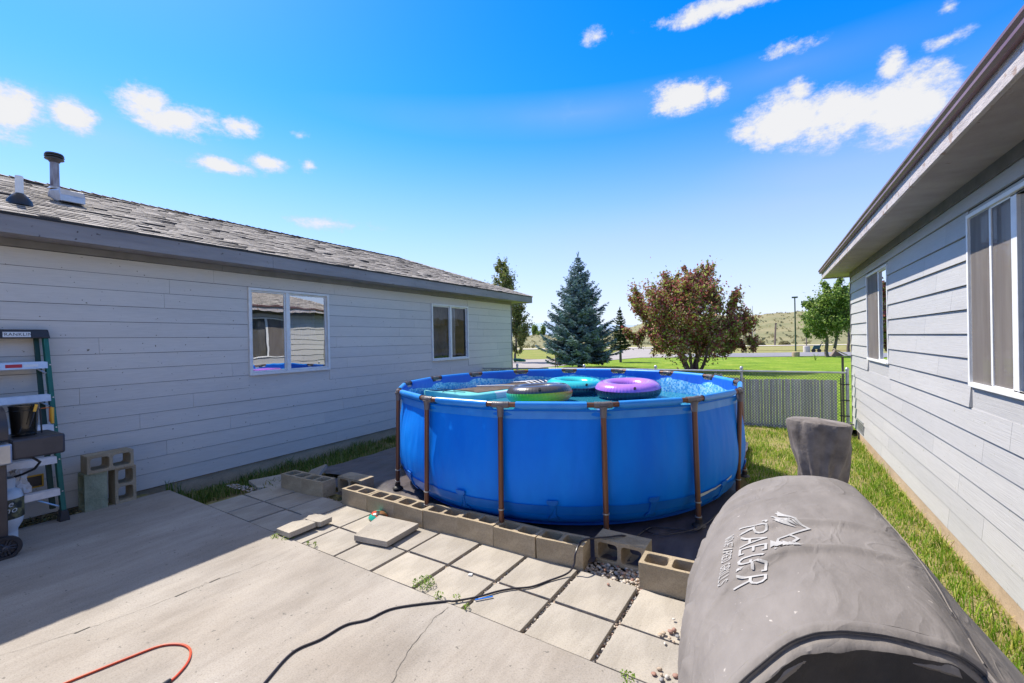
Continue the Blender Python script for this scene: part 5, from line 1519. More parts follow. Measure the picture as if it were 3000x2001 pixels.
for i, z in enumerate((0.335, 0.70, 1.07, 1.42, 1.805)):
    mb = MB(); f = z / 2.2
    yr = 1.775 - 0.02 * f; yl = 1.02 + 0.17 * f
    rail_box(mb, yl, yr, yl, yr, z - 0.04, z + 0.035, -0.006, 0.004)
    rail_box(mb, yl, yr, yl, yr, z + 0.028, z + 0.036, 0.004, 0.09)
    rail_box(mb, yl, yr, yl, yr, z + 0.036, z + 0.041, 0.02, 0.03); rail_box(mb, yl, yr, yl, yr, z + 0.036, z + 0.041, 0.05, 0.06)
    st = mb.build('step', M_alu, LD)
    if i in (0, 3, 4):
        mb = MB(); a_ = lad(yr - 0.20 if i == 0 else yr - .09, z - 0.04, 0.03); b_ = lad(yr - 0.01, z - (0.17 if i == 0 else 0.10), 0.03); mb.tube([a_, b_], 0.010, 6); mb.build('brace', M_alu, LD)
    if i == 4:
        mb = MB(); rail_box(mb, 1.42, 1.55, 1.42, 1.55, z - 0.02, z + 0.018, -0.009, -0.007); mb.build('sticker', M_redlab, st)
        mb = MB(); rail_box(mb, 1.56, 1.68, 1.56, 1.68, z - 0.015, z + 0.012, -0.0085, -0.007); mb.build('sticker', M_white, st)
    for dy in (0.018,):
        mb = MB(); c_ = lad(yr + 0.02, z, -0.004); mb.tube([c_, c_ + Vector((0.008, 0, 0))], 0.008, 8); mb.build('rivet', M_alu, st)
mb = MB(); rail_box(mb, 1.16, 1.80, 1.18, 1.785, 2.12, 2.225, -0.02, 0.10); cap_ = mb.build('top_cap', M_black, LD, bevel=0.012)
mb = MB(); rail_box(mb, 1.415, 1.635, 1.415, 1.635, 2.135, 2.195, -0.024, -0.021); mb.build('name_plate', M_white, cap_)
def capfn(u, v, w): 
    p = lad(1.525 + u, 2.165 + v, -0.026 - w); return p
text_mesh('FRANKLIN', 0.05, M_black, 'plate_lettering', cap_, capfn, 0.0005)

# ================================================================== gas grill at the left edge
GG = thing('gas_grill', 'black and steel gas grill on wheels cut by the left edge of the view', 'gas grill', (-6.6, 0.7, 0.012))
mb = MB(); mb.box(-6.86, -6.36, 0.12, 1.215, 0.20, 0.90); mb.build('cabinet', M_brown, GG, bevel=0.008)
mb = MB(); mb.box(-6.358, -6.345, 0.66, 1.15, 0.24, 0.87); mb.build('door', M_brown, GG, bevel=0.004)
mb = MB(); mb.box(-6.358, -6.345, 0.15, 0.64, 0.24, 0.87); mb.build('door', M_brown, GG, bevel=0.004)
mb = MB(); mb.box(-6.5, -6.31, 0.10, 1.245, 0.90, 1.10); mb.build('control_panel', M_steel, GG, bevel=0.015)
mb = MB(); mb.box(-6.84, -6.345, 1.25, 1.625, 0.925, 1.125); sh_ = mb.build('side_shelf', M_char, GG, bevel=0.02)
mb = MB(); n = 14; prof = [(-6.36 - 0.03, 1.13)] + [(-6.60 + 0.22 * math.cos(a), 1.20 + 0.24 * math.sin(a)) for a in [PI * i / n * 0.95 for i in range(n + 1)]] + [(-6.84, 1.13)]
vs = [(x, y, z) for y in (0.12, 1.235) for x, z in prof]; k = len(prof)
mb.add(vs, [tuple(range(k)), tuple(reversed(range(k, 2 * k)))] + [(i, i + k, (i + 1) % k + k, (i + 1) % k) for i in range(k)]); mb.build('lid', M_char, GG, smooth=True)
mb = MB(); vs = [(x + .004 * (1 if i < 9 else 0), y, z + .004) for y in (0.16, 1.16) for i, (x, z) in enumerate(prof[1:11])]; k = 10
mb.add(vs, [(i, i + k, i + 1 + k, i + 1) for i in range(k - 1)]); mb.build('lid_panel', M_steel, GG, smooth=True)
def wheel(y, x):
    mb = MB(); R_ = Matrix.Rotation(PI / 2, 4, 'Y'); c = (x, y, 0.112)
    prof = [(0.078, -0.022), (0.108, -0.024), (0.113, -0.012), (0.113, 0.012), (0.108, 0.024), (0.078, 0.022), (0.078, -0.022)]
    mb.lathe(prof, 40, c, mtx=R_, cap=False); w = mb.build('wheel', M_black, GG, smooth=True)
    mb = MB(); mb.lathe([(0.028, -0.028), (0.028, 0.028), (0.012, 0.034), (0.01, 0.04)], 20, c, mtx=R_)
    for i in range(5):
        an = 2 * PI * i / 5 + 0.4
        for da in (-0.16, 0.16):
            p0_ = Vector((x, y + 0.022 * math.sin(an + da * 3), 0.112 + 0.022 * math.cos(an + da * 3))); p1_ = Vector((x, y + 0.083 * math.sin(an + da), 0.112 + 0.083 * math.cos(an + da)))
            mb.tube([p0_, p1_], 0.009, 6)
    mb.lathe([(0.0, -0.006), (0.08, -0.006), (0.08, 0.0), (0.0, 0.0)], 30, (x - .01, y, 0.112), mtx=R_)
    mb.build('hub', M_char, w, smooth=True)
wheel(1.185, -6.32); wheel(1.185, -6.86)
mb = MB(); mb.tube([(-6.88, 1.185, 0.112), (-6.34, 1.185, 0.112)], 0.012, 8); mb.box(-6.86, -6.36, 1.16, 1.21, 0.12, 0.1995); mb.build('axle', M_black, GG)
mb = MB(); mb.tube([(-6.55, 1.30, 0.92), (-6.52, 1.42, 0.90), (-6.52, 1.475, 0.84), (-6.58, 1.45, 0.77), (-6.66, 1.38, 0.72), (-6.70, 1.33, 0.70)], 0.012, 10); mb.build('gas_hose', M_black, GG, smooth=True)
TK = thing('propane_tank', 'white propane tank with a printed dark label beside the gas grill', 'propane tank', (-6.75, 1.27, 0.012))
tx, ty = -6.72, 1.262
mb = MB(); mb.lathe([(0.085, 0.14), (0.09, 0.18), (0.12, 0.235), (0.132, 0.29), (0.134, 0.40), (0.132, 0.50), (0.115, 0.56), (0.07, 0.60), (0.02, 0.61)], 32, (tx, ty, 0)); mb.build('tank_body', M_tankw, TK, smooth=True)
mb = MB(); mb.lathe([(0.088, 0.012), (0.088, 0.15), (0.080, 0.15), (0.080, 0.012)], 28, (tx, ty, 0)); mb.build('foot_ring', M_tankw, TK, smooth=True)
mb = MB(); mb.lathe([(0.1345, 0.30), (0.1358, 0.305), (0.1358, 0.495), (0.1345, 0.50)], 40, (tx, ty, 0), cap=False); lab = mb.build('label', M_tanklabel, TK, smooth=True)
mb = MB(); mb.lathe([(0.075, 0.585), (0.078, 0.70), (0.070, 0.70), (0.068, 0.585)], 24, (tx, ty, 0)); mb.tube([(tx, ty, .6), (tx, ty, .66)], .02, 8); mb.build('collar', M_tankw, TK, smooth=True)
def tfn(z0, a0):
    def fn(u, v, w):
        an = a0 + u / 0.138; return Vector((tx + (0.139 + w) * math.cos(an), ty + (0.139 + w) * math.sin(an), z0 + v))
    return fn
text_mesh('Blue', 0.085, M_white, 'lettering', lab, tfn(0.455, -0.35), 0.0005, 0.25)
text_mesh('Rhino', 0.085, M_white, 'lettering', lab, tfn(0.395, -0.35), 0.0005, 0.25)
# crumpled paper bag behind the tank
mb = MB(); vs = []
for i in range(9):
    for j in range(12):
        a = 2 * PI * j / 12; r = 0.05 + 0.02 * math.sin(i * 1.3 + j * 2.1) + random.uniform(-.012, .012)
        vs.append((-6.80 + r * math.cos(a) * .6, 1.41 + r * math.sin(a) - .03 * i / 8, 0.50 + 0.26 * i / 8 - .012 * j % .02))
mb.add(vs, [(i * 12 + j, i * 12 + (j + 1) % 12, (i + 1) * 12 + (j + 1) % 12, (i + 1) * 12 + j) for i in range(8) for j in range(12)])
tag(mb.build('paper_bag', M_paper), 'crumpled pale paper bag hanging behind the propane tank', 'paper bag')
# bucket with utensils on the shelf
BK = thing('bucket', 'shiny black metal bucket standing on the grill side shelf', 'bucket', (-6.6, 1.385, 1.126))
bx_, by_ = -6.60, 1.385
mb = MB(); mb.lathe([(0.088, 1.127), (0.09, 1.135), (0.108, 1.42), (0.112, 1.428), (0.112, 1.436), (0.104, 1.436), (0.086, 1.14)], 36, (bx_, by_, 0)); mb.build('bucket_body', M_bucket, BK, smooth=True)
for z in (1.385, 1.15):
    mb = MB(); mb.tube([(bx_ + (0.088 + (z - 1.127) * .065 + .004) * math.cos(2 * PI * i / 32), by_ + (0.088 + (z - 1.127) * .065 + .004) * math.sin(2 * PI * i / 32), z) for i in range(32)], 0.003, 6, close=True); mb.build('rib', M_bucket, BK, smooth=True)
SC = thing('grill_scraper', 'black grill scraper with a yellow handle leaning on the black bucket', 'scraper', (-6.46, 1.42, 1.13))
mb = MB(); mb.tube([(-6.47, 1.432, 1.37), (-6.462, 1.415, 1.30), (-6.455, 1.39, 1.22)], 0.006, 6); mb.build('shaft', M_black, SC)
mb = MB(); mb.tube([(-6.475, 1.450, 1.44), (-6.47, 1.432, 1.37)], 0.012, 8); mb.build('handle', M_yellow, SC, smooth=True)
GB = thing('grill_brush', 'long orange handled grill brush hanging on the side of the grill shelf', 'brush', (-6.6, 1.6, 1.1))
mb = MB(); mb.tube([(-6.72, 1.62, 1.37), (-6.70, 1.615, 1.20)], [0.017, 0.015], 10); mb.build('handle', M_yellow, GB, smooth=True)
mb = MB(); mb.tube([(-6.73, 1.53, 1.37), (-6.72, 1.62, 1.375)], 0.004, 6); mb.box(-6.735, -6.715, 1.598, 1.606, 1.22, 1.36); mb.build('hook', M_orange, GB)
tag((lambda m_: (m_.tube([(-6.64, 1.52, 1.125), (-6.66, 1.515, 1.38)], 0.007, 6), m_.build('skewer', M_black))[1])(MB()), 'thin black rod standing upright at the back of the grill shelf', 'rod')
# picture frame behind the ladder
PF = thing('wooden_frame', 'small yellow edged frame leaning on the wall behind the ladder', 'frame', (-7.5, 1.6, 0.4))
mb = MB()
for (a, b, c, d) in ((1.50, 1.72, .375, .39), (1.50, 1.72, .51, .525), (1.50, 1.515, .391, .509), (1.705, 1.72, .391, .509)): mb.box(-7.50, -7.48, a, b, c, d)
mb.build('frame_edge', M_yellow, PF)
mb = MB(); mb.box(-7.497, -7.490, 1.516, 1.704, 0.392, 0.508); mb.build('picture', M_brown, PF)

# ================================================================== cords and small items
def smooth_path(pts, n=8):
    P_ = [Vector(pts[0])] + [Vector(p) for p in pts] + [Vector(pts[-1])]; out = []
    for i in range(1, len(P_) - 2):
        for k in range(n):
            t = k / n; a, b, c, d = P_[i - 1], P_[i], P_[i + 1], P_[i + 2]
            out.append(0.5 * ((2 * b) + (-a + c) * t + (2 * a - 5 * b + 4 * c - d) * t * t + (-a + 3 * b - 3 * c + d) * t ** 3))
    out.append(P_[-2]); return out
cz = 0.0205
cp = [(-2.45, 1.2, cz), (-2.583, 1.478, cz), (-2.678, 1.719, cz), (-2.628, 1.889, cz), (-2.604, 2.069, cz), (-2.513, 2.19, cz), (-2.443, 2.379, cz), (-2.172, 2.619, cz), (-2.101, 2.667, 0.018), (-1.973, 2.808, .016), (-1.882, 2.943, .014), (-1.791, 3.034, .014), (-1.68, 3.122, .014), (-1.595, 3.269, .014), (-1.495, 3.414, .03), (-1.46, 3.475, .08), (-1.455, 3.50, 0.16), (-1.455, 3.57, 0.205), (-1.45, 3.68, 0.215), (-1.382, 3.741, .22), (-1.278, 3.82, .22), (-1.17, 3.926, .215), (-1.13, 4.03, .16), (-1.12, 4.15, .12), (-1.088, 4.381, .10), (-1.014, 4.518, .10), (-0.683, 4.60, .10), (-0.60, 4.78, .10), (-0.55, 4.95, .10), (-0.50, 5.2, .10), (-0.42, 5.6, .08)]
mb = MB(); mb.tube(smooth_path(cp), 0.0075, 8); tag(mb.build('extension_cord', M_cord, smooth=True), 'long black cord running over the pavers and the blocks to the pool', 'cord')
mb = MB(); mb.tube(smooth_path([(-1.10, 4.40, .10), (-0.95, 4.33, .11), (-0.80, 4.47, .10), (-0.66, 4.62, .11), (-0.58, 4.86, .10)]), 0.006, 8); tag(mb.build('pump_cable', M_cord, smooth=True), 'thin dark cable lying on the tarp at the foot of the pool leg', 'cord')
rp = [(-3.66, 0.7, cz), (-3.637, 0.901, cz), (-3.607, 1.027, cz), (-3.564, 1.198, cz), (-3.518, 1.333, cz), (-3.423, 1.401, cz), (-3.328, 1.415, cz), (-3.247, 1.39, cz), (-3.172, 1.337, cz), (-3.115, 1.262, cz), (-3.094, 1.215, cz)]
RC = thing('red_cord', 'red extension cord looped on the concrete at the bottom of the view', 'cord', (-3.4, 1.2, 0.012))
mb = MB(); mb.tube(smooth_path(rp), 0.007, 8); mb.build('cord', M_red, RC, smooth=True)
mb = MB(); mb.tube([(-3.094, 1.215, 0.028), (-3.075, 1.17, 0.03), (-3.06, 1.13, 0.03)], [0.012, 0.018, 0.018], 10); mb.build('plug', M_black, RC, smooth=True)
mb = MB(); mb.box(-0.04, 0.04, -0.03, 0.03, 0, 0.004); tag(mb.build('paper_scrap', M_white, loc=(-2.80, 1.33, 0.014), rot=(0, 0, .4)), 'white paper scrap on the concrete at the bottom edge', 'paper')
mb = MB(); mb.box(-0.006, 0.006, -0.07, 0.07, 0, 0.005); tag(mb.build('plastic_strip', mat('blue plastic', (0.01, 0.15, 0.6), rough=.4), loc=(-1.93, 2.81, 0.012), rot=(0, 0, -0.75)), 'thin blue plastic strip lying in the paver joint', 'plastic strip')
mb = MB(); mb.box(-0.016, 0.016, -0.014, 0.014, 0, 0.008); tag(mb.build('concrete_chip', M_white, loc=(-2.23, 3.05, 0.004), rot=(0, 0, .3)), 'pale square chip lying on the joint between two pavers', 'chip')
# painted turtle-like stone: a plain patterned stone
mb = MB(); mb.lathe([(0.10, 0), (0.105, 0.02), (0.09, 0.05), (0.06, 0.072), (0.02, 0.08)], 24, (0, 0, 0))
def patt():
    m, t, b = new_mat('painted pattern')
    c = n_(t, 'ShaderNodeTexCoord'); v = n_(t, 'ShaderNodeTexVoronoi'); v.inputs['Scale'].default_value = 16
    t.links.new(c.outputs['Object'], v.inputs['Vector']); sp = n_(t, 'ShaderNodeSeparateColor'); t.links.new(v.outputs['Color'], sp.inputs[0])
    r = ramp(t, sp.outputs[0], [(0, (0.03, 0.03, 0.02)), (0.35, (0.02, 0.4, 0.3)), (0.5, (0.25, 0.12, 0.05)), (0.65, (0.7, 0.06, 0.02)), (0.8, (0.04, 0.04, 0.03)), (0.92, (0.5, 0.4, 0.2))]); r.color_ramp.interpolation = 'CONSTANT'
    t.links.new(r.outputs[0], b.inputs['Base Color']); b.inputs['Roughness'].default_value = 0.3
    return m
tag(mb.build('painted_stone', patt(), smooth=True, loc=(-3.87, 3.545, 0.004)), 'round stone painted red, teal and brown leaning at the block row', 'painted stone')

# ================================================================== grass, litter, weeds
def blades(name, pts, hs_, w, m, lean=0.5, label='', cat='grass'):
    P_ = np.asarray(pts); n = len(P_); h = np.asarray(hs_)
    a = rng.uniform(0, 2 * PI, n); la = rng.uniform(0, 2 * PI, n); ln = rng.uniform(0.1, lean, n) * h
    dx = np.cos(a) * w / 2; dy = np.sin(a) * w / 2
    lx = np.cos(la) * ln; ly = np.sin(la) * ln
    wv = rng.uniform(0.6, 1.4, n); dx *= wv; dy *= wv
    V_ = np.zeros((n, 5, 3))
    V_[:, 0] = P_ + np.stack([-dx, -dy, -0.01 + 0 * h], -1); V_[:, 1] = P_ + np.stack([dx, dy, -0.01 + 0 * h], -1)
    V_[:, 2] = P_ + np.stack([lx * .35 + dx * .8, ly * .35 + dy * .8, h * .6], -1); V_[:, 3] = P_ + np.stack([lx * .35 - dx * .8, ly * .35 - dy * .8, h * .6], -1)
    V_[:, 4] = P_ + np.stack([lx, ly, h * .92], -1)
    base_ = (np.arange(n) * 5)[:, None]
    T = np.concatenate([base_ + np.array([[0, 1, 2]]), base_ + np.array([[0, 2, 3]]), base_ + np.array([[3, 2, 4]])])
    o = np_mesh(name, V_.reshape(-1, 3), T, m)
    return stuff(o, label, cat)
def scatter(n, x0, x1, y0, y1, cond, hf, hmin, hmax):
    P_ = []; H_ = []
    for _ in range(n):
        x = rng.uniform(x0, x1); y = rng.uniform(y0, y1)
        d = cond(x, y)
        if rng.random() > d: continue
        P_.append((x, y, hf(x, y))); H_.append(rng.uniform(hmin, hmax) * (0.6 + 0.8 * max(0, min(1, 0.5 + fbm(x * 1.5, y * 1.5, 7)))))
    return P_, H_
def condR(x, y):
    if (Vector((x, y, 0)) - PC).length < PR + 0.08: return 0
    if x < -0.36 and y < 6: return 0
    d = 0.75 + 0.6 * fbm(x * 1.3, y * 1.3, 2)
    if y > 9.2: d *= 0.7
    return max(0.12, min(1, d))
p_, h_ = scatter(60000, -1.6, 1.50, 2.7, 11.2, condR, ground_h, 0.025, 0.085)
p2, h2 = scatter(9000, 0.95, 1.50, 1.5, 11.2, lambda x, y: 0.9 * sst(0.9, 1.5, x) * max(0, .6 + fbm(x * 2, y * 2, 5)), ground_h, 0.05, 0.15)
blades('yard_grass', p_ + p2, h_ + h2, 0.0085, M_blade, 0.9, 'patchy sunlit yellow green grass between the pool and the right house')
def condL(x, y):
    lim = 3.52 if x < -5.9 else 3.98
    if y < lim and not (x < -6.75 and y > 2.95): return 0
    if x > -6.0 and y > 4.0: return 0
    wall = sst(-6.6, -7.3, x)
    bare = 1 - 0.85 * sst(0.0, 0.35, fbm(x * 0.9, y * 0.9, 4)) * (1 if y > 4.6 else 0.4)
    return max(0, min(1, (0.45 + 0.6 * wall) * bare))
p_, h_ = scatter(30000, -7.58, -5.2, 2.95, 11.2, condL, ground_h, 0.04, 0.13)
h_ = [h * (1 + 0.3 * sst(-6.6, -7.3, p[0])) for p, h in zip(p_, h_)]
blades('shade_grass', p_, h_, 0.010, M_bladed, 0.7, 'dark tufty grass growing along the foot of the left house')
# lawn blades just beyond the fence line are too small to see; leaf litter by the ladder
P_ = [(rng.uniform(-7.58, -7.22), rng.uniform(0.9, 2.0), -0.03 + rng.uniform(0, .05)) for _ in range(900)]
def leaves(P_, s0, s1, flat_=0.4):
    n = len(P_); P_ = np.asarray(P_); d = rng.normal(size=(n, 3)); d[:, 2] *= flat_; d /= np.linalg.norm(d, axis=1)[:, None]
    e = rng.normal(size=(n, 3)); e[:, 2] *= flat_; e -= d * (e * d).sum(1)[:, None]; e /= np.linalg.norm(e, axis=1)[:, None] + 1e-9
    s = rng.uniform(s0, s1, n)[:, None]
    V_ = np.stack([P_ - d * s, P_ + e * s * .5, P_ + d * s, P_ - e * s * .5], 1)
    return V_.reshape(-1, 3), np.arange(n * 4).reshape(n, 4)
V_, F_ = leaves(P_, 0.012, 0.03)
stuff(np_mesh('leaf_litter', V_, F_, M_litter), 'dead leaves caught between the patio and the left house', 'leaf litter')
def weed(x, y, n, h, label, spread=0.08):
    P_ = []
    for _ in range(n):
        a = rng.uniform(0, 2 * PI); r = spread * math.sqrt(rng.random()); P_.append((x + r * math.cos(a), y + r * math.sin(a), 0.01 + rng.uniform(0.1, 1) * h * (1 - r / spread * .5)))
    V_, F_ = leaves(P_, 0.006, 0.014, 0.8)
    t = thing('weed', label, 'weed', (x, y, 0), 'weeds growing in the patio joints')
    np_mesh('leaves', V_, F_, M_weed, t)
    mb = MB()
    for i in range(max(2, n // 10)):
        q = P_[i * 7 % len(P_)]; mb.tube([(x + (q[0] - x) * .2, y + (q[1] - y) * .2, -0.02), q], 0.0015, 4)
    mb.build('stem', M_weed, t)
weed(-2.47, 2.735, 150, 0.075, 'leafy green weed in the joint at the patio edge, biggest of the weeds', 0.09)
weed(-2.25, 2.66, 36, 0.05, 'small leafy weed right of the biggest weed', 0.04)
weed(-2.11, 2.70, 16, 0.06, 'thin upright weed beside the black cord', 0.03)
weed(-1.98, 2.64, 16, 0.05, 'tiny weed where the crack meets the patio edge', 0.03)
weed(-3.885, 2.755, 22, 0.06, 'small weed at the patio edge below the loose paver', 0.025)
weed(-3.99, 2.757, 14, 0.045, 'tiny weed just left of the small patio edge weed', 0.02)
weed(-4.44, 2.71, 60, 0.03, 'low bright green weed under the broken paver corner', 0.07)
weed(-4.30, 2.735, 40, 0.03, 'low green weed at the right end of the broken paver corner', 0.06)
weed(-0.74, 2.535, 40, 0.05, 'green weed at the patio edge near the covered grill', 0.05)

# ================================================================== trees
def tri_tree(t, name, V_, F_, m): return np_mesh(name, V_, F_, m, t)
def limb(mb, a, b, r0, r1, n=7, wob=0.03, seg=5):
    a, b = Vector(a), Vector(b); L_ = (b - a).length; pts = []
    for i in range(seg + 1):
        p = a.lerp(b, i / seg)
        if 0 < i < seg: p += Vector((random.uniform(-1, 1), random.uniform(-1, 1), random.uniform(-.4, .4))) * wob * L_
        pts.append(p)
    mb.tube(pts, [r0 + (r1 - r0) * i / seg for i in range(seg + 1)], n, cap=False); return pts
def spruce(x, y, H, R0, label, m, nl=46, name='spruce_tree', clear=0.06, dens=1.0, droop=0.12, seed=1, tuft=0.13, narrow=1.0, z0=0.0):
    rr = random.Random(seed)
    t = thing(name, label, 'tree', (x, y, z0))
    mb = MB(); mb.tube([(x, y, z0 - .2), (x, y, z0 + H * .3), (x + .02, y, z0 + H * 0.7), (x, y, z0 + H)], [H * .026, H * .02, H * .009, .01], 8)
    C = []; D = []
    for l in range(nl):
        f = (l + rr.random()) / nl; zb = z0 + H * (clear + (0.985 - clear) * f)
        prof_ = (1 - f) ** 0.82 * (0.72 + 0.28 * sst(0, 0.12, f))
        nb = int((13 - 6 * f) * dens)
        off = rr.uniform(0, 2 * PI)
        for b in range(nb):
            a = off + 2 * PI * b / nb + rr.uniform(-.3, .3)
            L_ = R0 * prof_ * rr.uniform(0.5, 1.18) + 0.05
            up0 = rr.uniform(-droop, droop) * 0.6 + (0.55 * f) - 0.12
            pts = []
            for i in range(7):
                s = i / 6; zz = zb + L_ * (up0 * s - droop * 1.2 * s * (1 - s) * 2 + 0.16 * s ** 3)
                pts.append(Vector((x + math.cos(a) * L_ * s, y + math.sin(a) * L_ * s, zz)))
            if L_ > 0.5: mb.tube([pts[0], pts[3], pts[6]], [0.018, 0.012, 0.004], 4, cap=False)
            nt_ = max(4, int(L_ / 0.075))
            for i in range(nt_):
                s = 0.12 + 0.88 * (i + rr.random()) / nt_
                k = min(5, int(s * 6)); p = pts[k].lerp(pts[k + 1], s * 6 - k)
                dirb = Vector((math.cos(a), math.sin(a), 0.2)); sd_ = Vector((-math.sin(a), math.cos(a), 0))
                wsp = 0.34 * L_ * (1 - s) ** 0.7 * s ** 0.3 + 0.05
                for sg in (-1, 1):
                    tip = p + sd_ * sg * wsp * rr.uniform(.4, 1.1) + dirb * wsp * rr.uniform(.3, .9) + Vector((0, 0, rr.uniform(-.07, .02) - .02))
                    C.append(p); D.append(tip)
                    if wsp > .15:
                        mid_ = p.lerp(tip, .55); C.append(mid_); D.append(mid_ + (tip - p) * .5 + Vector((rr.uniform(-.1, .1), rr.uniform(-.1, .1), rr.uniform(-.08, .02))))
    for k in range(8): C.append(Vector((x, y, z0 + H * (.96 + .005 * k)))); D.append(Vector((x + rr.uniform(-.08, .08), y + rr.uniform(-.08, .08), z0 + H * (1.0 + .006 * k))))
    C = np.array([tuple(c) for c in C]); D = np.array([tuple(c) for c in D]); n = len(C)
    ax_ = D - C; L_ = np.linalg.norm(ax_, axis=1)[:, None] + 1e-6; ax_ /= L_
    sd2 = np.cross(ax_, np.array([0, 0, 1.0]) + rng.normal(0, .5, (n, 3))); sd2 /= np.linalg.norm(sd2, axis=1)[:, None] + 1e-9
    up2 = np.cross(sd2, ax_)
    w = rng.uniform(0.25, 0.5, n)[:, None] * tuft
    Vs = []
    for sv in (sd2, up2):
        Vs.append(np.stack([C - sv * w * .5, C + sv * w * .5, D + sv * w * .22, D + ax_ * .03, D - sv * w * .22], 1))
    V_ = np.concatenate(Vs).reshape(-1, 5, 3); nn2 = len(V_); b_ = (np.arange(nn2) * 5)[:, None]
    F_ = np.concatenate([b_ + np.array([[0, 1, 2]]), b_ + np.array([[0, 2, 4]]), b_ + np.array([[4, 2, 3]])])
    np_mesh('crown', V_.reshape(-1, 3), F_, m, t)
    mb.build('trunk', M_bark, t)
    return t
spruce(-10.94, 27.8, 7.55, 2.75, 'big blue green spruce on the lawn behind the pool', M_spr, 52, seed=2, tuft=0.16, dens=1.1)
spruce(-10.4, 35.3, 4.35, 0.95, 'small dark conifer standing between the spruce and the red leaved tree', M_con, 30, 'conifer_tree', 0.25, 0.9, 0.05, 4, 0.14)
def leafy(name, label, trunks, blobs_, n, ls, m, bark, seed, density_core=0.5, group=None, z0=0.0, sub=44):
    """trunks: list of limb polylines starts/ends; blobs: (cx,cy,cz,rx,ry,rz,weight)"""
    rr = np.random.default_rng(seed); random.seed(seed)
    bx0 = trunks[0][0]
    t = thing(name, label, 'tree', (bx0[0], bx0[1], z0), group)
    mb = MB(); P_ = []
    for (a, b, r0, r1) in trunks: limb(mb, a, b, r0, r1)
    ends = [Vector(tk[1]) for tk in trunks]
    wsum = sum(b[6] for b in blobs_)
    for (cx, cy, cz_, rx, ry, rz, w) in blobs_:
        nb = int(n * w / wsum)
        nsub = max(3, int(sub * w / wsum * 3))
        subs = []
        for _ in range(nsub):
            d = rr.normal(size=3); d /= np.linalg.norm(d); rad_ = rr.uniform(0.35, 1.0) ** 0.6
            c = np.array([cx, cy, cz_]) + d * rad_ * np.array([rx, ry, rz]) * .85
            subs.append((c, rr.uniform(0.16, 0.34) * (rx + rz) / 2))
            e = min(ends, key=lambda q: (q - Vector(c)).length)
            if rr.random() < 0.8: limb(mb, e.lerp(Vector((cx, cy, cz_)), .2), c, 0.03, 0.008, 4, .05, 3)
        dvs = {id(subs): []}
        for (c, s) in subs:
            dv = (c - np.array([cx, cy, cz_])) * np.array([1, 1, .5]) / max(rx, rz) + np.array([0, 0, .75]); dvs[id(subs)].append(dv / np.linalg.norm(dv))
        for k in range(nb):
            c_i = int(rr.integers(nsub)); c, s = subs[c_i]
            q = rr.normal(size=3) * s * 0.38 + dvs[id(subs)][c_i] * (rr.normal() * s * 0.85)
            P_.append(c + q)
    P_ = np.array(P_)
    n_l = len(P_); d = rr.normal(size=(n_l, 3)); d /= np.linalg.norm(d, axis=1)[:, None]
    e = rr.normal(size=(n_l, 3)); e -= d * (e * d).sum(1)[:, None]; e /= np.linalg.norm(e, axis=1)[:, None]
    s = rr.uniform(ls * .6, ls * 1.3, n_l)[:, None]
    V_ = np.stack([P_ - d * s, P_ + e * s * .55, P_ + d * s, P_ - e * s * .55], 1)
    np_mesh('crown', V_.reshape(-1, 3), np.arange(n_l * 4).reshape(n_l, 4), m, t)
    mb.build('trunk', bark, t)
    return t
cx, cy = -3.95, 27.1
tr = [((cx - .1 + .12 * i, cy, -.1), (cx + (i - 2.5) * .55, cy + random.uniform(-.6, .6), 2.4 + random.uniform(-.4, .5)), .10, .035) for i in range(6)]
leafy('crabapple_tree', 'wide multi stemmed tree with dark red and green leaves behind the fence', tr,
      [(cx - .2, cy, 3.2, 3.0, 2.6, 1.8, 5), (cx - .2, cy, 4.5, 2.3, 1.9, 1.2, 3.2), (cx + .4, cy, 5.3, .9, .8, .9, .7), (cx - .9, cy, 5.1, .9, .8, .7, .6), (cx - 2.6, cy, 4.1, 1.2, 1.1, 1.1, 1.0), (cx - 3.1, cy, 2.8, .9, .9, 1.0, .6), (cx + 2.2, cy, 2.4, 1.7, 1.4, 1.0, 1.5), (cx + 3.1, cy, 1.7, 1.1, .9, .45, .4), (cx - 2.2, cy, 1.8, 1.4, 1.2, .7, .8), (cx + 1.9, cy, 4.1, 1.2, .9, .9, .9), (cx + .2, cy - .3, 1.55, 2.8, 2, .6, 2.2), (cx + .9, cy, 5.6, .3, .3, .5, .12), (cx - .1, cy, 5.8, .25, .3, .4, .1)],
      42000, 0.085, M_crab, M_barkred, 5)
cx, cy = 4.6, 46.4
leafy('cottonwood_tree', 'green leafy tree with twin trunks at the near edge of the car park', [((cx - .3, cy, 0), (cx - .4, cy, 2.6), .16, .08), ((cx + .2, cy + .3, 0), (cx + .6, cy, 2.8), .14, .07)],
      [(cx - .2, cy, 3.2, 2.2, 2, 1.5, 4), (cx + .1, cy, 4.8, 1.5, 1.5, 1.3, 2.4), (cx + .3, cy, 6.0, .8, .8, .8, .7), (cx - 1.2, cy, 4.4, .9, .9, .8, .6), (cx + 1.7, cy, 4.0, 1.2, 1.2, 1.5, 1.2), (cx - 1.3, cy, 2.3, 1.0, 1, .6, .6)], 18000, 0.11, M_cott, M_bark, 8)
cx, cy = 7.2, 58
leafy('cottonwood_tree', 'darker green tree farther back, half hidden by the corner of the right house', [((cx, cy, 0), (cx, cy, 3), .16, .08)], [(cx, cy, 4.2, 2, 2, 2.0, 3), (cx + .3, cy, 6, 1.3, 1.3, 1.1, 1)], 6000, 0.13, M_cott, M_bark, 9)
cx, cy = -19.5, 33.5
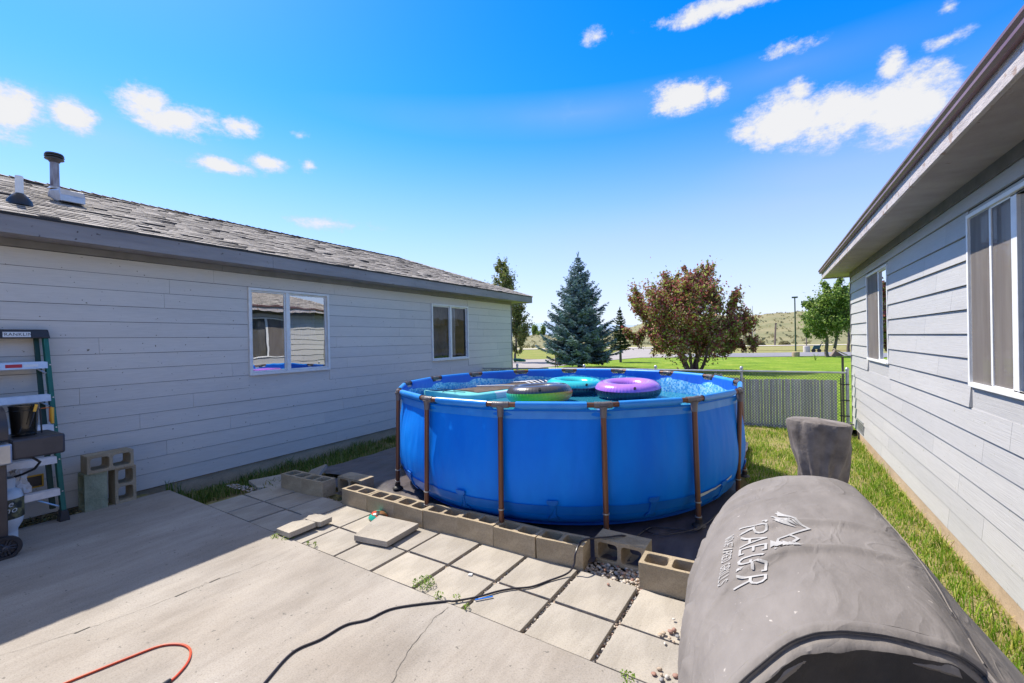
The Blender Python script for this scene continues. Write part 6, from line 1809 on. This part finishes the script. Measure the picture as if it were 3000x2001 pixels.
leafy('poplar_tree', 'tall loose green tree rising behind the corner of the left house', [((cx - .2, cy, 0), (cx - .6, cy, 5.5), .15, .05), ((cx + .3, cy, 0), (cx + .6, cy, 3.4), .11, .05)],
      [(cx - .75, cy, 6.6, 1.15, .9, 1.9, 2.4), (cx - .9, cy, 8.3, .6, .5, 1.0, .7), (cx - 2.4, cy, 6.6, 1.2, .8, .6, .7), (cx - 3.9, cy, 6.9, .8, .5, .7, .35), (cx + .2, cy, 4.0, 1.25, 1.1, 1.6, 2.4), (cx + 1.0, cy, 2.7, 1.0, 1.0, 1.2, 1.5), (cx + .6, cy, 1.5, .8, .8, .7, .5)], 19000, 0.085, M_asp, M_bark, 12)
for i, (az_, r_, h_, lab_) in enumerate(((-27.2, 330, 11.5, 'round distant tree on the horizon left of the spruce'), (-26.1, 330, 11, 'narrow distant tree touching the left edge of the spruce'), (-28.3, 330, 5, 'low distant tree next to the corner of the left house'), (-26.6, 320, 6, 'small dark distant tree between two taller distant trees'))):
    X0, Y0 = r_ * math.sin(rad(az_)), r_ * math.cos(rad(az_)); zb = 2.5
    leafy('distant_tree', lab_, [((X0, Y0, zb - 2), (X0, Y0, zb + h_ * .6), .5, .2)], [(X0, Y0, zb + h_ * .55, 2.6 if i == 0 else 1.8, 2, h_ * .42, 1)], 900, 0.6, M_cott, M_bark, 20 + i, group='distant trees on the horizon', z0=zb)
def bush(x, y, r, h, label, m=M_sage, n=500, ls=.07, name='sage_bush', z=0.0):
    t = thing(name, label, 'bush', (x, y, z), 'bushes on the far side of the road')
    d = rng.normal(size=(n, 3)); d /= np.linalg.norm(d, axis=1)[:, None]; d[:, 2] = abs(d[:, 2])
    P_ = np.array([x, y, z]) + d * np.array([r, r, h]) * rng.uniform(.5, 1, (n, 1)); V_, F_ = leaves(P_, ls * .6, ls * 1.4, 1.0)
    np_mesh('foliage', V_, F_, m, t)
bush(-2.0, 100.4, 1.6, 1.3, 'pale green sagebrush left of the leaning wooden pole', ls=.2)
bush(-3.9, 104, 1.3, 1.0, 'yellowish sagebrush next to the crabapple tree branches', ls=.2)
bush(2.6, 101, 1.0, .8, 'small sagebrush right of the leaning wooden pole', ls=.2)
P_ = []
for _ in range(900):
    a = rng.uniform(-35, 6); r = rng.uniform(103, 380); k = np.interp(r, rs_, [hill_h(a) * (sst(105, 400, q) ** 0.85) for q in rs_])
    for q in range(4): P_.append((r * math.sin(rad(a)) + rng.normal() * .4, r * math.cos(rad(a)) + rng.normal() * .4, k + rng.uniform(0, .7)))
V_, F_ = leaves(P_, 0.3, 0.7, 1.0)
stuff(np_mesh('hill_scrub', V_, F_, M_sage), 'sagebrush scrub dotted over the dry hillside', 'scrub')

# ================================================================== far things
LP = thing('lamp_post', 'tall dark green lamp post on a concrete base by the car park', 'lamp post', (2.03, 46.3, 0))
mb = MB(); mb.tube([(2.03, 46.3, .5), (2.03, 46.3, 5.2)], [.065, .05], 10); mb.build('pole', M_pole, LP, smooth=True)
mb = MB(); mb.lathe([(.30, -0.05), (.30, .42), (.27, .45)], 16, (2.03, 46.3, 0)); mb.build('base', M_found, LP)
mb = MB(); mb.box(1.80, 2.26, 46.15, 46.45, 5.2, 5.33); mb.build('lamp_head', M_pole, LP, bevel=.03)
L2 = thing('sign_post', 'short brown post on a round concrete base across the car park', 'post', (3.52, 57.5, 0))
mb = MB(); mb.tube([(3.52, 57.5, .6), (3.52, 57.5, 3.0)], .05, 8); mb.build('pole', M_wood, L2)
mb = MB(); mb.lathe([(.32, -0.05), (.32, .68), (.28, .72)], 16, (3.52, 57.5, 0)); mb.build('base', M_pale, L2)
UP = thing('utility_pole', 'short leaning wooden pole at the foot of the hill', 'pole', (1.0, 97, 0))
mb = MB(); mb.tube([(0.95, 97, -.1), (1.05, 97, 2.2), (1.18, 97, 4.2)], [.16, .15, .12], 8); mb.build('pole', M_wood, UP)
mb = MB(); mb.box(1.0, 1.4, 96.9, 97.1, 3.95, 4.15); mb.build('crossarm', M_wood, UP)
for i, (x, h, zb, col_, lab_) in enumerate(((-4.30, 6.1, 0, M_wood, 'brown power pole just right of the crabapple tree crown'), (-3.10, 8.4, 0, M_galv, 'thin grey radio mast, tallest of the distant masts'), (-2.65, 5.4, 0, M_galv, 'thin grey mast right of the tallest distant mast'), (-3.75, 5.9, 0, M_wood, 'thin brown pole between the power pole and the tallest mast'), (-4.85, 4.3, 0, M_wood, 'short brown pole left of the brown power pole'))):
    mb = MB(); mb.tube([(x, 110, -.2), (x + h * .01, 110, h)], .09 if col_ is M_wood else .06, 6)
    if i == 0: mb.box(x - .5, x + .5, 109.95, 110.05, 5.6, 5.75)
    tag(mb.build('distant_pole', col_), lab_, 'pole', 'poles and masts at the foot of the hill')
# bird feeder on a post beyond the fence
BF = thing('bird_feeder', 'small tan roofed box on a grey post at the corner of the right house', 'bird feeder', (1.33, 12.1, 0))
mb = MB(); mb.box(1.38, 1.42, 12.08, 12.12, -.05, 1.48); mb.build('post', M_wood, BF)
mb = MB(); mb.add([(1.18, 11.95, 1.50), (1.42, 11.95, 1.50), (1.42, 12.3, 1.50), (1.18, 12.3, 1.50), (1.26, 11.95, 1.63), (1.26, 12.3, 1.63)], [(0, 3, 2, 1), (0, 4, 5, 3), (1, 2, 5, 4), (0, 1, 4), (3, 5, 2)]); mb.build('box', M_wood, BF)
mb = MB(); mb.add([(1.25, 11.92, 1.65), (1.47, 11.92, 1.52), (1.47, 12.33, 1.52), (1.25, 12.33, 1.65), (1.25, 11.92, 1.665), (1.47, 11.92, 1.535), (1.47, 12.33, 1.535), (1.25, 12.33, 1.665)], [(0, 3, 2, 1), (4, 5, 6, 7), (0, 1, 5, 4), (1, 2, 6, 5), (2, 3, 7, 6), (3, 0, 4, 7)]); mb.build('roof', M_tan, BF)
# small cart across the car park
CT = thing('garden_cart', 'small dark teal wheeled cart on the grass across the car park', 'cart', (4.4, 57.8, 0))
mb = MB(); mb.add([(4.05, 57.6, .35), (4.7, 57.6, .35), (4.85, 57.6, .8), (4.2, 57.6, .75), (4.05, 58, .35), (4.7, 58, .35), (4.85, 58, .8), (4.2, 58, .75)], [(0, 1, 2, 3), (4, 7, 6, 5), (0, 4, 5, 1), (1, 5, 6, 2), (2, 6, 7, 3), (3, 7, 4, 0)]); mb.build('tray', mat('teal paint', (0.02, .09, .1), rough=.5), CT)
for x in (4.15, 4.65):
    mb = MB(); mb.lathe([(.05, -.05), (.2, -.05), (.2, .05), (.05, .05)], 14, (x, 57.6, .2), mtx=Matrix.Rotation(PI / 2, 4, 'X')); mb.build('wheel', M_black, CT)
mb = MB(); mb.tube([(4.7, 57.8, .7), (5.0, 57.8, 1.05), (4.85, 57.8, 1.15)], .05, 6); mb.build('handle', M_black, CT)
# hose reel / green downspout end at the far corner of the left house
mb = MB(); mb.tube([(-7.60, 13.15, 1.32), (-7.42, 13.3, 1.30), (-7.3, 13.45, 1.27)], [.05, .06, .03], 8); mb.build('wall_lamp', M_teal if False else M_green, HL, smooth=True)
# young staked tree left of the spruce and small tree beside it
for (x, y, lab_) in ((-12.1, 26.4, 'left one of two thin stakes beside the spruce'), (-11.9, 26.3, 'right one of two thin stakes beside the spruce')):
    mb = MB(); mb.tube([(x, y, -.1), (x + .02, y, 1.5)], .03, 6); tag(mb.build('stake', M_wood), lab_, 'stake', 'thin stakes on the lawn')
mb = MB(); mb.tube([(-10.56, 31.2, -.1), (-10.5, 31.2, 1.3)], .09, 8); tt = mb.build('tree_stump', M_bark); tag(tt, 'slim dark tree stem on the lawn right of the spruce', 'tree stem')
mb = MB()
for i in range(7): a = random.uniform(0, 6); mb.tube([(2.97, 39.9, 0), (2.97 + .25 * math.cos(a), 39.9 + .2 * math.sin(a), .35 + .2 * random.random())], [.02, .008], 4)
tag(mb.build('young_shrub', M_weed), 'tiny thin shrub alone on the lawn', 'shrub')
